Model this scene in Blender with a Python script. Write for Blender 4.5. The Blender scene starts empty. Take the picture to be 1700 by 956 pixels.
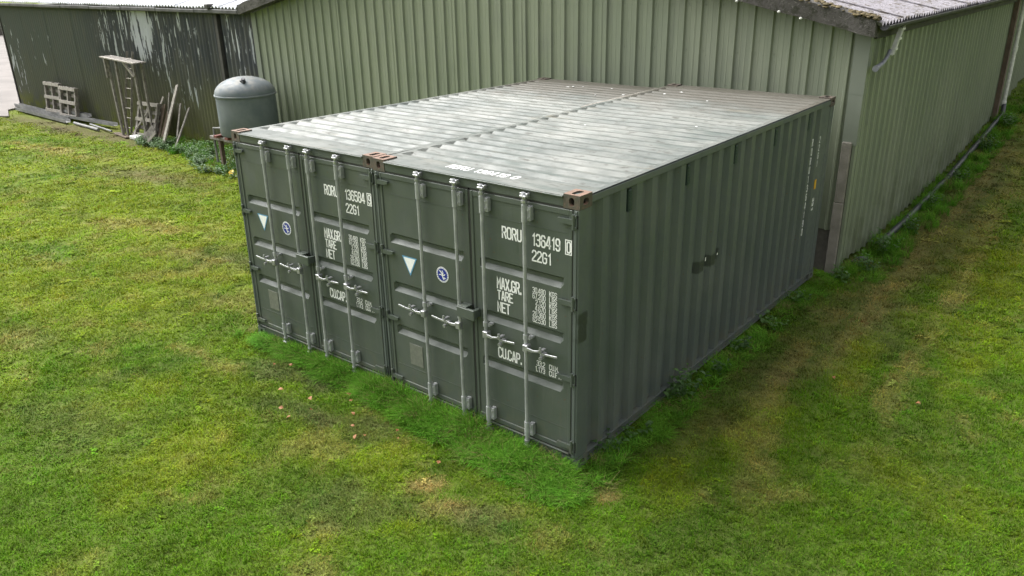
import bpy, bmesh, math, random
import numpy as np
from mathutils import Vector, Matrix
R = math.radians
random.seed(7)
rng = np.random.default_rng(11)
sc = bpy.context.scene
COL = sc.collection

# ------------------------------------------------------------------ camera
cam_d = bpy.data.cameras.new('camera')
cam = bpy.data.objects.new('camera', cam_d)
COL.objects.link(cam)
cam.location = (3.455, -5.108, 4.307)
cam.rotation_euler = (1.1860, 0.0189, 0.6771)
cam_d.sensor_width = 36.0
cam_d.lens = 28.09
cam_d.clip_end = 1000
sc.camera = cam

# ------------------------------------------------------------------ sky, sun, exposure
SUN_EL, SUN_AZ = R(50), math.atan2(-0.06, -1.0)      # direction towards the sun in the xy plane
w = bpy.data.worlds.new('World')
sc.world = w
w.use_nodes = True
wn, wl = w.node_tree.nodes, w.node_tree.links
wn.clear()
sky = wn.new('ShaderNodeTexSky')
sky.sky_type = 'NISHITA'
sky.sun_disc = False
sky.sun_elevation = SUN_EL
sky.sun_rotation = math.pi / 2 - SUN_AZ
sky.air_density = 1.0
sky.dust_density = 9.0
sky.ozone_density = 1.0
hsv = wn.new('ShaderNodeHueSaturation')
hsv.inputs['Saturation'].default_value = 0.10
bg = wn.new('ShaderNodeBackground')
bg.inputs['Strength'].default_value = 0.15
wo = wn.new('ShaderNodeOutputWorld')
wl.new(sky.outputs[0], hsv.inputs['Color'])
wl.new(hsv.outputs[0], bg.inputs['Color'])
wl.new(bg.outputs[0], wo.inputs['Surface'])

sun_d = bpy.data.lights.new('sun', 'SUN')
sun_d.energy = 0.5  # thin overcast
sun_d.angle = R(60)
sun_d.color = (1.0, 0.975, 0.94)
sun = bpy.data.objects.new('sun', sun_d)
COL.objects.link(sun)
sun.location = (-20, -8, 20)
sd = Vector((math.cos(SUN_AZ) * math.cos(SUN_EL), math.sin(SUN_AZ) * math.cos(SUN_EL), math.sin(SUN_EL)))
sun.rotation_euler = sd.to_track_quat('Z', 'Y').to_euler()

vs = sc.view_settings
vs.view_transform = 'Standard'
vs.look = 'None'
vs.gamma = 1.0
vs.exposure = 1.25
vs.use_curve_mapping = False


# ------------------------------------------------------------------ materials
def rgb(c):
    return (c[0], c[1], c[2], 1.0)


class NT:
    """small wrapper that makes node wiring short"""
    def __init__(s, name):
        s.m = bpy.data.materials.new(name)
        s.m.use_nodes = True
        s.n, s.l = s.m.node_tree.nodes, s.m.node_tree.links
        s.b = s.n['Principled BSDF']

    def node(s, t, **kw):
        nd = s.n.new(t)
        for k, v in kw.items():
            setattr(nd, k, v)
        return nd

    def put(s, sock, v):
        if hasattr(v, 'is_linked') or hasattr(v, 'links'):
            s.l.new(v, sock)
        else:
            sock.default_value = rgb(v) if (isinstance(v, tuple) and len(v) == 3 and sock.type == 'RGBA') else v

    def coords(s, world=False, scale=(1, 1, 1)):
        if world:
            src = s.node('ShaderNodeNewGeometry').outputs['Position']
        else:
            src = s.node('ShaderNodeTexCoord').outputs['Object']
        if scale == (1, 1, 1):
            return src
        m = s.node('ShaderNodeVectorMath', operation='MULTIPLY')
        s.l.new(src, m.inputs[0])
        m.inputs[1].default_value = scale
        return m.outputs[0]

    def noise(s, vec, scale, detail=4, rough=0.55, dist=0.0):
        nd = s.node('ShaderNodeTexNoise')
        nd.inputs['Scale'].default_value = scale
        nd.inputs['Detail'].default_value = detail
        nd.inputs['Roughness'].default_value = rough
        nd.inputs['Distortion'].default_value = dist
        s.l.new(vec, nd.inputs['Vector'])
        return nd.outputs['Fac']

    def ramp(s, fac, a, b, lo=0.0, hi=1.0):
        nd = s.node('ShaderNodeMapRange', interpolation_type='SMOOTHSTEP')
        s.l.new(fac, nd.inputs['Value'])
        nd.inputs['From Min'].default_value = a
        nd.inputs['From Max'].default_value = b
        nd.inputs['To Min'].default_value = lo
        nd.inputs['To Max'].default_value = hi
        return nd.outputs[0]

    def math(s, op, a, b=0.0):
        nd = s.node('ShaderNodeMath', operation=op)
        s.put(nd.inputs[0], a)
        s.put(nd.inputs[1], b)
        return nd.outputs[0]

    def mix(s, fac, a, b, mode='MIX'):
        nd = s.node('ShaderNodeMix', data_type='RGBA', blend_type=mode)
        s.put(nd.inputs[0], fac)
        s.put(nd.inputs[6], a)
        s.put(nd.inputs[7], b)
        return nd.outputs[2]

    def bump(s, h, strength, dist=0.01):
        nd = s.node('ShaderNodeBump')
        nd.inputs['Strength'].default_value = strength
        nd.inputs['Distance'].default_value = dist
        s.l.new(h, nd.inputs['Height'])
        s.l.new(nd.outputs[0], s.b.inputs['Normal'])

    def sep(s, vec):
        nd = s.node('ShaderNodeSeparateXYZ')
        s.l.new(vec, nd.inputs[0])
        return nd.outputs

    def boxmask(s, axes, vec, soft=0.02):
        """1 inside the given ranges, axes = {0:(lo,hi),...}"""
        o = s.sep(vec)
        out = None
        for ax, (lo, hi) in axes.items():
            m = s.math('MULTIPLY', s.ramp(o[ax], lo - soft, lo + soft), s.ramp(o[ax], hi - soft, hi + soft, 1.0, 0.0))
            out = m if out is None else s.math('MULTIPLY', out, m)
        return out

    def done(s, col, rough, metal=0.0, spec=None):
        s.put(s.b.inputs['Base Color'], col)
        s.put(s.b.inputs['Roughness'], rough)
        s.b.inputs['Metallic'].default_value = metal
        if spec is not None:
            s.b.inputs['Specular IOR Level'].default_value = spec
        return s.m


def simple(name, a, b, rough=0.6, scale=6.0, metal=0.0, bump=0.0, bscale=60.0, world=False, stretch=(1, 1, 1), spec=None):
    t = NT(name)
    v = t.coords(world, stretch)
    f = t.ramp(t.noise(v, scale), 0.3, 0.7)
    if bump:
        t.bump(t.noise(v, bscale, 3), bump, 0.01)
    return t.done(t.mix(f, a, b), rough, metal, spec)


def paint_mat(name, base, faded, patches=()):
    """old container paint: faded areas, run-down streaks, rust specks, overpainted patches"""
    t = NT(name)
    v = t.coords(True)
    vl = t.coords()
    big = t.ramp(t.noise(v, 1.3, 5), 0.35, 0.7)
    c = t.mix(big, base, faded)
    st = t.noise(t.coords(True, scale=(9, 9, 0.8)), 2.2, 4, 0.6)
    c = t.mix(t.ramp(st, 0.55, 0.8, 0, 0.22), c, (0.16, 0.165, 0.14))
    st2 = t.noise(t.coords(True, scale=(14, 14, 1.1)), 2.0, 3, 0.6)
    c = t.mix(t.ramp(st2, 0.6, 0.85, 0, 0.3), c, (0.035, 0.04, 0.03))
    rr = t.math('MULTIPLY', t.ramp(t.noise(t.coords(True, scale=(16, 16, 0.9)), 2.6, 4, 0.6), 0.64, 0.78), t.ramp(t.noise(v, 1.9, 3), 0.45, 0.65))
    c = t.mix(t.math('MULTIPLY', rr, 0.55), c, (0.13, 0.085, 0.05))
    sc2 = t.ramp(t.noise(t.coords(True, scale=(3, 3, 26)), 1.6, 4, 0.7), 0.70, 0.74, 0, 0.5)
    c = t.mix(sc2, c, (0.115, 0.125, 0.115))
    low = t.ramp(t.sep(v)[2], 0.05, 0.6, 1.0, 0.0)
    mud = t.math('MULTIPLY', low, t.ramp(t.noise(v, 9.0, 5), 0.4, 0.7))
    c = t.mix(t.math('MULTIPLY', mud, 0.5), c, (0.12, 0.115, 0.07))
    sp = t.ramp(t.noise(v, 38.0, 2, 0.4), 0.735, 0.77)
    c = t.mix(t.math('MULTIPLY', sp, 0.7), c, (0.11, 0.055, 0.03))
    for ax, colr in patches:
        wob = t.node('ShaderNodeVectorMath', operation='ADD')
        t.l.new(vl, wob.inputs[0])
        nz = t.node('ShaderNodeTexNoise')
        nz.inputs['Scale'].default_value = 14.0
        t.l.new(vl, nz.inputs['Vector'])
        sc_ = t.node('ShaderNodeVectorMath', operation='SCALE')
        sc_.inputs['Scale'].default_value = 0.05
        t.l.new(nz.outputs['Color'], sc_.inputs[0])
        t.l.new(sc_.outputs[0], wob.inputs[1])
        c = t.mix(t.math('MULTIPLY', t.boxmask(ax, wob.outputs[0], 0.012), 0.85), c, colr)
    t.bump(t.noise(v, 7.0, 4), 0.12, 0.02)
    return t.done(c, t.ramp(t.noise(v, 5.0, 4), 0.3, 0.7, 0.38, 0.6))


M = {}
M['cont'] = paint_mat('container_paint', (0.086, 0.104, 0.096), (0.106, 0.122, 0.110),
                      patches=[({0: (-0.10, 0.05), 1: (2.15, 2.83), 2: (1.25, 1.38)}, (0.028, 0.034, 0.030)),
                               ({0: (-0.03, 0.05), 1: (0.03, 0.16), 2: (1.30, 1.58)}, (0.030, 0.036, 0.030))])
M['door'] = paint_mat('door_paint', (0.067, 0.083, 0.069), (0.086, 0.101, 0.083))


def roof_mat():
    t = NT('container_roof_paint')
    v = t.coords(True)
    a = t.ramp(t.noise(v, 0.9, 6, 0.62), 0.35, 0.68)
    c = t.mix(a, (0.100, 0.114, 0.104), (0.200, 0.206, 0.186))
    tr = t.noise(t.coords(True, scale=(0.9, 8, 1)), 1.6, 5, 0.65)
    c = t.mix(t.ramp(tr, 0.5, 0.72, 0, 0.75), c, (0.070, 0.094, 0.082))
    tan = t.noise(t.coords(True, scale=(1.0, 5, 1)), 1.1, 5, 0.65)
    c = t.mix(t.ramp(tan, 0.58, 0.75, 0, 0.6), c, (0.17, 0.155, 0.112))
    dk = t.noise(t.coords(True, scale=(2.0, 9, 1)), 3.1, 4, 0.6)
    c = t.mix(t.ramp(dk, 0.53, 0.70, 0, 0.85), c, (0.055, 0.056, 0.043))
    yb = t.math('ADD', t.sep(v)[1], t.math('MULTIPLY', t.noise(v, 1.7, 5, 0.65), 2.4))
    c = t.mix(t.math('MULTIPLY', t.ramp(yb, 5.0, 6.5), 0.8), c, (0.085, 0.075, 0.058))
    rust = t.ramp(t.noise(v, 7.0, 5, 0.6), 0.68, 0.76, 0, 0.5)
    c = t.mix(rust, c, (0.20, 0.12, 0.07))
    t.bump(t.noise(v, 3.0, 5), 0.25, 0.02)
    return t.done(c, t.ramp(t.noise(v, 4.0, 5), 0.3, 0.7, 0.38, 0.62), 0.0, 0.26)


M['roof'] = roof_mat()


def casting_mat():
    t = NT('rusty_casting')
    v = t.coords()
    up = t.sep(t.node('ShaderNodeNewGeometry').outputs['Normal'])[2]
    f = t.math('ADD', t.ramp(t.noise(v, 18.0, 5), 0.35, 0.8, 0.0, 0.45), t.ramp(up, 0.3, 0.9, 0.0, 0.6))
    c = t.mix(f, (0.070, 0.068, 0.052), (0.24, 0.135, 0.09))
    t.bump(t.noise(v, 60.0, 4), 0.3, 0.01)
    return t.done(c, 0.7)


M['casting'] = casting_mat()
M['oldcast'] = simple('old_casting', (0.07, 0.062, 0.05), (0.12, 0.09, 0.068), 0.75, 14.0, 0, 0.3, 60)
M['galv'] = simple('galvanised_rod', (0.26, 0.275, 0.27), (0.39, 0.40, 0.395), 0.48, 9.0, 0.15, 0.1)
M['zinc'] = simple('bright_zinc', (0.30, 0.31, 0.32), (0.45, 0.45, 0.46), 0.38, 30.0, 0.6, 0.1)
M['rubber'] = simple('black_gasket', (0.018, 0.02, 0.018), (0.03, 0.03, 0.028), 0.7, 20.0)
M['white'] = simple('white_lettering', (0.80, 0.81, 0.79), (0.88, 0.88, 0.86), 0.5, 30.0)
M['blue'] = simple('emblem_blue', (0.012, 0.025, 0.24), (0.016, 0.03, 0.30), 0.4, 20.0)
M['triblue'] = simple('triangle_blue', (0.10, 0.30, 0.50), (0.12, 0.33, 0.52), 0.4, 20.0)
M['yellow'] = simple('yellow_sticker', (0.62, 0.33, 0.015), (0.70, 0.40, 0.03), 0.5, 20.0)
M['plate'] = simple('grey_data_plate', (0.125, 0.135, 0.11), (0.165, 0.17, 0.14), 0.5, 25.0)
M['vent'] = simple('vent_dark_green', (0.028, 0.05, 0.042), (0.04, 0.06, 0.05), 0.5, 20.0)
M['hole'] = simple('dark_slot', (0.008, 0.008, 0.008), (0.014, 0.014, 0.012), 0.9, 20.0)


def barn_mat(name, a, b, streak):
    t = NT(name)
    v = t.coords(True)
    f = t.ramp(t.noise(v, 0.55, 5), 0.3, 0.7)
    c = t.mix(f, a, b)
    s1 = t.noise(t.coords(True, (6, 6, 0.35)), 1.2, 4, 0.6)
    c = t.mix(t.ramp(s1, 0.48, 0.75, 0, 0.6), c, streak)
    s2 = t.noise(t.coords(True, (2.2, 2.2, 0.8)), 1.0, 5, 0.65)
    c = t.mix(t.ramp(s2, 0.52, 0.75, 0, 0.4), c, (0.17, 0.185, 0.15))
    z = t.sep(v)[2]
    al = t.math('MULTIPLY', t.ramp(z, 0.2, 1.5, 1.0, 0.0), t.ramp(t.noise(v, 2.3, 5), 0.35, 0.65))
    c = t.mix(t.math('MULTIPLY', al, 0.6), c, (0.10, 0.12, 0.06))
    sp = t.ramp(t.noise(v, 24.0, 3), 0.70, 0.75, 0, 0.35)
    c = t.mix(sp, c, (0.10, 0.11, 0.08))
    t.bump(t.noise(v, 5.0, 3), 0.08, 0.02)
    return t.done(c, t.ramp(t.noise(v, 3.0, 4), 0.3, 0.7, 0.42, 0.6))


M['barn'] = barn_mat('barn_green_cladding', (0.205, 0.238, 0.165), (0.240, 0.268, 0.192), (0.155, 0.182, 0.128))
M['flash'] = barn_mat('barn_corner_flashing', (0.165, 0.190, 0.148), (0.192, 0.214, 0.170), (0.130, 0.150, 0.118))


def shed_mat():
    t = NT('peeling_black_paint')
    v = t.coords(True)
    x, y, z = t.sep(v)[0:3]
    left = t.ramp(x, -23.5, -20.5, 1.0, 0.0)
    c = t.mix(left, (0.052, 0.058, 0.068), (0.095, 0.108, 0.098))
    c = t.mix(t.ramp(t.noise(t.coords(True, (3, 3, 0.7)), 1.4, 5), 0.4, 0.7, 0, 0.6), c, (0.11, 0.108, 0.095))
    alg = t.math('MULTIPLY', t.ramp(t.math('ADD', z, t.math('MULTIPLY', t.noise(v, 1.2, 4), 1.2)), 1.2, 2.9, 1.0, 0.0),
                 t.ramp(x, -24.0, -20.0, 0.45, 1.0))
    c = t.mix(t.math('MULTIPLY', alg, 0.8), c, (0.135, 0.135, 0.062))
    moss = t.math('MULTIPLY', t.ramp(z, 0.1, 0.75, 1.0, 0.0), t.ramp(t.noise(v, 2.0, 4), 0.42, 0.62))
    c = t.mix(moss, c, (0.15, 0.165, 0.035))
    # bare metal where the paint has come off in long flakes
    rib = t.math('MULTIPLY', t.math('SINE', t.math('MULTIPLY', x, 2 * math.pi / 0.152)), 0.025)
    fl = t.math('ADD', t.noise(t.coords(True, (7.5, 7.5, 0.7)), 1.55, 6, 0.64), rib)

    def ell(cx, cz, rx, rz):
        dx = t.math('POWER', t.math('DIVIDE', t.math('SUBTRACT', x, cx), rx), 2.0)
        dz = t.math('POWER', t.math('DIVIDE', t.math('SUBTRACT', z, cz), rz), 2.0)
        return t.ramp(t.math('ADD', dx, dz), 0.15, 1.6, 1.0, 0.0)
    e = t.math('MAXIMUM', t.math('MULTIPLY', ell(-18.85, 2.95, 0.75, 1.0), 1.0), t.math('MULTIPLY', ell(-20.6, 2.9, 1.2, 1.2), 0.50))
    e = t.math('MAXIMUM', e, t.math('MULTIPLY', ell(-17.3, 2.3, 1.7, 1.8), 0.42))
    e = t.math('MAXIMUM', e, t.math('MULTIPLY', ell(-14.3, 2.4, 0.8, 1.5), 0.44))
    e = t.math('MAXIMUM', e, t.math('MULTIPLY', ell(-27.7, 1.4, 0.9, 1.6), 0.42))
    e = t.math('MAXIMUM', e, t.math('MULTIPLY', ell(-25.6, 2.2, 0.9, 1.0), 0.30))
    sel = t.math('ADD', fl, t.math('MULTIPLY', e, 0.33))
    fl2 = t.noise(t.coords(True, (9, 9, 2.2)), 1.9, 4, 0.6)
    sel2 = t.math('ADD', fl2, t.math('MULTIPLY', t.math('MULTIPLY', t.ramp(x, -22.0, -19.5), t.ramp(z, 0.6, 1.8)), 0.05))
    pe = t.math('MAXIMUM', t.ramp(sel, 0.735, 0.76), t.ramp(sel2, 0.75, 0.765))
    c = t.mix(pe, c, (0.52, 0.54, 0.58))
    t.bump(t.math('ADD', t.noise(v, 9.0, 4), t.math('MULTIPLY', pe, -0.4)), 0.2, 0.02)
    return t.done(c, t.ramp(pe, 0, 1, 0.62, 0.4))


M['shed'] = shed_mat()
M['shedroof'] = simple('pale_cement_roof', (0.66, 0.67, 0.70), (0.78, 0.79, 0.82), 0.5, 1.5, 0, 0.1, 30, True)
M['gutter'] = simple('grey_gutter', (0.05, 0.05, 0.047), (0.095, 0.095, 0.09), 0.8, 4.0, 0, 0.15, 40, True)
M['timberdark'] = simple('dark_fascia', (0.035, 0.033, 0.03), (0.06, 0.058, 0.05), 0.75, 5.0, 0, 0.2, 40, True)
M['cement'] = None


def cement_mat(name, a, b, moss, lich):
    t = NT(name)
    v = t.coords(True)
    c = t.mix(t.ramp(t.noise(v, 3.0, 6, 0.65), 0.3, 0.7), a, b)
    c = t.mix(t.ramp(t.noise(v, 9.0, 6, 0.7), 0.5, 0.62, 0, 0.85), c, moss)
    c = t.mix(t.ramp(t.noise(v, 26.0, 4, 0.6), 0.60, 0.66, 0, 0.8), c, lich)
    t.bump(t.noise(v, 24.0, 6, 0.7), 0.9, 0.03)
    return t.done(c, 0.9)


M['verge'] = cement_mat('mossy_verge', (0.062, 0.058, 0.05), (0.105, 0.097, 0.09), (0.028, 0.03, 0.016), (0.19, 0.18, 0.165))
M['cemroof'] = cement_mat('cement_roof', (0.27, 0.255, 0.27), (0.34, 0.32, 0.35), (0.13, 0.11, 0.085), (0.40, 0.39, 0.41))
M['moss'] = simple('roof_moss', (0.055, 0.045, 0.022), (0.16, 0.125, 0.06), 0.95, 20.0, 0, 0.8, 60, True)
M['block'] = simple('concrete_block', (0.20, 0.185, 0.155), (0.275, 0.255, 0.22), 0.9, 5.0, 0, 0.5, 60, True)
M['mortar'] = simple('mortar', (0.10, 0.095, 0.08), (0.14, 0.13, 0.11), 0.95, 9.0, 0, 0.5, 60, True)
M['whitepl'] = simple('weathered_white_plastic', (0.55, 0.55, 0.52), (0.74, 0.74, 0.71), 0.45, 14.0, 0, 0.1, 40, True)
M['greypl'] = simple('grey_plastic', (0.16, 0.17, 0.19), (0.24, 0.25, 0.27), 0.45, 10.0)
M['blackpl'] = simple('black_plastic', (0.020, 0.022, 0.026), (0.045, 0.048, 0.055), 0.42, 6.0)
M['rustpost'] = simple('rusty_post', (0.085, 0.06, 0.045), (0.14, 0.10, 0.075), 0.85, 5.0, 0, 0.3, 50, True)
M['wood'] = simple('weathered_wood', (0.135, 0.122, 0.105), (0.255, 0.235, 0.21), 0.85, 3.0, 0, 0.4, 25, True, (4, 4, 4))
M['woodpale'] = simple('pale_wood', (0.22, 0.20, 0.172), (0.34, 0.315, 0.275), 0.8, 3.0, 0, 0.4, 25, True, (4, 4, 4))
M['woodbrown'] = simple('brown_wood', (0.085, 0.062, 0.045), (0.16, 0.12, 0.085), 0.85, 3.0, 0, 0.4, 25, True, (4, 4, 4))
M['pipegrey'] = simple('grey_trunking', (0.13, 0.135, 0.13), (0.24, 0.24, 0.23), 0.6, 3.0, 0, 0.1, 30, True)
M['pipeblue'] = simple('dark_blue_pipe', (0.035, 0.04, 0.09), (0.06, 0.065, 0.13), 0.5, 5.0)


def tank_mat():
    t = NT('galvanised_tank')
    v = t.coords(True)
    c = t.mix(t.ramp(t.noise(v, 2.2, 5), 0.3, 0.7), (0.115, 0.138, 0.150), (0.165, 0.188, 0.198))
    st = t.noise(t.coords(True, (5, 5, 0.5)), 1.5, 4)
    c = t.mix(t.ramp(st, 0.5, 0.75, 0, 0.5), c, (0.11, 0.135, 0.135))
    up = t.sep(t.node('ShaderNodeNewGeometry').outputs['Normal'])[2]
    li = t.math('MULTIPLY', t.ramp(up, 0.2, 0.9), t.ramp(t.noise(v, 5.0, 5), 0.4, 0.65))
    c = t.mix(t.math('MULTIPLY', li, 0.7), c, (0.27, 0.26, 0.23))
    return t.done(c, t.ramp(t.noise(v, 6.0, 4), 0.3, 0.7, 0.55, 0.75), 0.1)


M['tank'] = tank_mat()
M['redsteel'] = simple('red_oxide_steel', (0.14, 0.045, 0.035), (0.20, 0.08, 0.06), 0.75, 6.0, 0, 0.3, 40, True)
M['yard'] = simple('yard_concrete', (0.15, 0.134, 0.122), (0.205, 0.184, 0.168), 0.85, 0.6, 0, 0.2, 30, True)
M['leaf'] = simple('dry_leaf', (0.19, 0.075, 0.022), (0.30, 0.14, 0.045), 0.7, 30.0)
M['yellowleaf'] = simple('yellow_scrap', (0.72, 0.46, 0.03), (0.78, 0.55, 0.06), 0.5, 20.0)


def plant_mat(name, a, b, trans=0.25, rough=0.5):
    t = NT(name)
    oi = t.node('ShaderNodeObjectInfo')
    v = t.coords(True)
    f = t.math('ADD', t.math('MULTIPLY', t.noise(v, 7.0, 3), 0.9), t.math('MULTIPLY', oi.outputs['Random'], 0.35))
    c = t.mix(t.ramp(f, 0.3, 0.95), a, b)
    t.done(c, rough)
    tr = t.node('ShaderNodeBsdfTranslucent')
    t.l.new(c, tr.inputs['Color'])
    mx = t.node('ShaderNodeMixShader')
    mx.inputs[0].default_value = trans
    out = t.n['Material Output']
    t.l.new(t.b.outputs[0], mx.inputs[1])
    t.l.new(tr.outputs[0], mx.inputs[2])
    t.l.new(mx.outputs[0], out.inputs['Surface'])
    return t.m


M['weed'] = plant_mat('weed_leaves', (0.038, 0.095, 0.020), (0.085, 0.18, 0.035))
M['nettle'] = plant_mat('nettle_leaves', (0.045, 0.11, 0.024), (0.10, 0.20, 0.045))


def grass_mat(name, attr_kind):
    """blade colour comes from the lawn's own patchiness (moss, straw, clover), stored with each tuft"""
    t = NT(name)
    at = t.node('ShaderNodeAttribute', attribute_name='gcol', attribute_type=attr_kind)
    v = t.coords(True)
    vr = t.ramp(t.noise(v, 55.0, 2, 0.5), 0.25, 0.75, 0.62, 1.42)
    c = t.mix(1.0, at.outputs['Color'], (1, 1, 1), 'MULTIPLY')
    sc_ = t.node('ShaderNodeVectorMath', operation='SCALE')
    t.l.new(c, sc_.inputs[0])
    t.l.new(vr, sc_.inputs['Scale'])
    dry = t.ramp(t.noise(v, 90.0, 2, 0.5), 0.68, 0.75, 0, 0.4)
    col = t.mix(dry, sc_.outputs[0], (0.24, 0.21, 0.07))
    t.done(col, 0.7, spec=0.06)
    tr = t.node('ShaderNodeBsdfTranslucent')
    t.l.new(col, tr.inputs['Color'])
    mx = t.node('ShaderNodeMixShader')
    mx.inputs[0].default_value = 0.28
    t.l.new(t.b.outputs[0], mx.inputs[1])
    t.l.new(tr.outputs[0], mx.inputs[2])
    t.l.new(mx.outputs[0], t.n['Material Output'].inputs['Surface'])
    return t.m


M['grass'] = grass_mat('grass_blades', 'INSTANCER')


def lawn_mat():
    t = NT('lawn_thatch')
    at = t.node('ShaderNodeAttribute', attribute_name='gcol', attribute_type='GEOMETRY')
    v = t.coords(True)
    c = t.mix(t.ramp(t.noise(v, 30.0, 5, 0.7), 0.3, 0.7, 0.25, 0.75), at.outputs['Color'], (0.080, 0.085, 0.025))
    t.bump(t.noise(v, 40.0, 5, 0.7), 0.8, 0.03)
    return t.done(c, 0.95, spec=0.2)


M['lawn'] = lawn_mat()


# ------------------------------------------------------------------ mesh helpers
class MB:
    def __init__(s):
        s.v, s.f = [], []

    def add(s, vs_, fs):
        o = len(s.v)
        s.v += [tuple(p) for p in vs_]
        s.f += [tuple(i + o for i in f) for f in fs]
        return s

    def box(s, x0, x1, y0, y1, z0, z1, ch=0.0, mat=None):
        if ch <= 0:
            vv = [(x, y, z) for z in (z0, z1) for y in (y0, y1) for x in (x0, x1)]
            ff = [(0, 2, 3, 1), (4, 5, 7, 6), (0, 1, 5, 4), (2, 6, 7, 3), (0, 4, 6, 2), (1, 3, 7, 5)]
        else:
            bm = bmesh.new()
            bmesh.ops.create_cube(bm, size=1.0)
            for q in bm.verts:
                q.co = Vector(((x0 + x1) / 2 + q.co.x * (x1 - x0), (y0 + y1) / 2 + q.co.y * (y1 - y0), (z0 + z1) / 2 + q.co.z * (z1 - z0)))
            bmesh.ops.bevel(bm, geom=bm.edges[:], offset=ch, segments=1, affect='EDGES')
            bm.verts.index_update()
            vv = [tuple(q.co) for q in bm.verts]
            ff = [tuple(q.index for q in f.verts) for f in bm.faces]
            bm.free()
        if mat is not None:
            vv = [tuple(mat @ Vector(p)) for p in vv]
        return s.add(vv, ff)

    def beam(s, p0, p1, w_, h_, up=(0, 0, 1), ch=0.0):
        p0, p1 = Vector(p0), Vector(p1)
        d = p1 - p0
        L = d.length
        d.normalize()
        u = Vector(up)
        sx = d.cross(u)
        if sx.length < 1e-4:
            sx = d.cross(Vector((1, 0, 0)))
        sx.normalize()
        uz = sx.cross(d)
        m = Matrix(((sx.x, d.x, uz.x, p0.x), (sx.y, d.y, uz.y, p0.y), (sx.z, d.z, uz.z, p0.z), (0, 0, 0, 1)))
        return s.box(-w_ / 2, w_ / 2, 0, L, -h_ / 2, h_ / 2, ch, m)

    def tube(s, pts, r, n=8, caps=True):
        pts = [Vector(p) for p in pts]
        rs = r if isinstance(r, (list, tuple)) else [r] * len(pts)
        rings = []
        prev = None
        for i, p in enumerate(pts):
            d = (pts[min(i + 1, len(pts) - 1)] - pts[max(i - 1, 0)]).normalized()
            a = prev if prev is not None else (Vector((0, 0, 1)) if abs(d.z) < 0.9 else Vector((1, 0, 0)))
            sx = (a - d * a.dot(d)).normalized()
            prev = sx
            sy = d.cross(sx)
            rings.append([p + (sx * math.cos(2 * math.pi * k / n) + sy * math.sin(2 * math.pi * k / n)) * rs[i] for k in range(n)])
        vv = [tuple(q) for rg in rings for q in rg]
        ff = []
        for i in range(len(pts) - 1):
            for k in range(n):
                a, b = i * n + k, i * n + (k + 1) % n
                ff.append((a, b, b + n, a + n))
        if caps:
            ff.append(tuple(range(n))[::-1])
            ff.append(tuple((len(pts) - 1) * n + k for k in range(n)))
        return s.add(vv, ff)

    def lathe(s, prof, c=(0, 0, 0), n=40):
        vv, ff = [], []
        for (r, z) in prof:
            for k in range(n):
                a = 2 * math.pi * k / n
                vv.append((c[0] + r * math.cos(a), c[1] + r * math.sin(a), c[2] + z))
        for i in range(len(prof) - 1):
            for k in range(n):
                a, b = i * n + k, i * n + (k + 1) % n
                ff.append((a, b, b + n, a + n))
        return s.add(vv, ff)

    def sheet(s, us, ds, mp, v0, v1, th):
        """folded sheet: profile (us, ds) runs along u, straight along v from v0(u) to v1(u); mp(u, d, v) -> xyz"""
        n = len(us)
        vv = []
        for (u, d) in zip(us, ds):
            a, b = v0(u), v1(u)
            vv += [mp(u, d, a), mp(u, d, b), mp(u, d - th, a), mp(u, d - th, b)]
        ff = []
        for i in range(n - 1):
            a, b = 4 * i, 4 * (i + 1)
            ff += [(a, b, b + 1, a + 1), (a + 2, a + 3, b + 3, b + 2), (a, a + 2, b + 2, b), (a + 1, b + 1, b + 3, a + 3)]
        e = 4 * (n - 1)
        ff += [(0, 1, 3, 2), (e, e + 2, e + 3, e + 1)]
        return s.add(vv, ff)

    def build(s, name, mat, parent=None, smooth=False, off=(0, 0, 0), kind=None):
        me = bpy.data.meshes.new(name)
        vv = s.v
        if off != (0, 0, 0):
            vv = [(p[0] - off[0], p[1] - off[1], p[2] - off[2]) for p in vv]
        me.from_pydata(vv, [], s.f)
        me.validate()
        bm = bmesh.new()
        bm.from_mesh(me)
        bmesh.ops.recalc_face_normals(bm, faces=bm.faces[:])
        bm.to_mesh(me)
        bm.free()
        if smooth:
            me.polygons.foreach_set('use_smooth', [True] * len(me.polygons))
            if smooth != 'all':
                me.set_sharp_from_angle(angle=R(38))
        me.materials.append(mat)
        o = bpy.data.objects.new(name, me)
        COL.objects.link(o)
        if parent is not None:
            o.parent = parent
        if kind:
            o['kind'] = kind
        return o


def tag(o, label, cat, group=None):
    o['label'] = label
    o['category'] = cat
    if group:
        o['group'] = group
    return o


def thing(name, label, cat, loc=(0, 0, 0), group=None):
    o = bpy.data.objects.new(name, None)
    o.empty_display_size = 0.2
    COL.objects.link(o)
    o.location = loc
    return tag(o, label, cat, group)


def child_copy(src, parent, loc=(0, 0, 0)):
    c = src.copy()
    COL.objects.link(c)
    c.parent = parent
    c.location = loc
    return c


# ------------------------------------------------------------------ value noise for the ground
_perm = rng.random((256, 256))


def vnoise(x, y):
    xi, yi = np.floor(x).astype(int), np.floor(y).astype(int)
    fx, fy = x - xi, y - yi
    fx, fy = fx * fx * (3 - 2 * fx), fy * fy * (3 - 2 * fy)
    g = lambda i, j: _perm[i % 256, j % 256]
    return (g(xi, yi) * (1 - fx) + g(xi + 1, yi) * fx) * (1 - fy) + (g(xi, yi + 1) * (1 - fx) + g(xi + 1, yi + 1) * fx) * fy


def fbm(x, y, f, o=4):
    a, s_, t_ = 1.0, 0.0, 0.0
    for k in range(o):
        s_ = s_ + a * vnoise(x * f + 17.3 * k, y * f + 9.1 * k)
        t_ += a
        a *= 0.55
        f *= 2.03
    return s_ / t_


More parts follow.
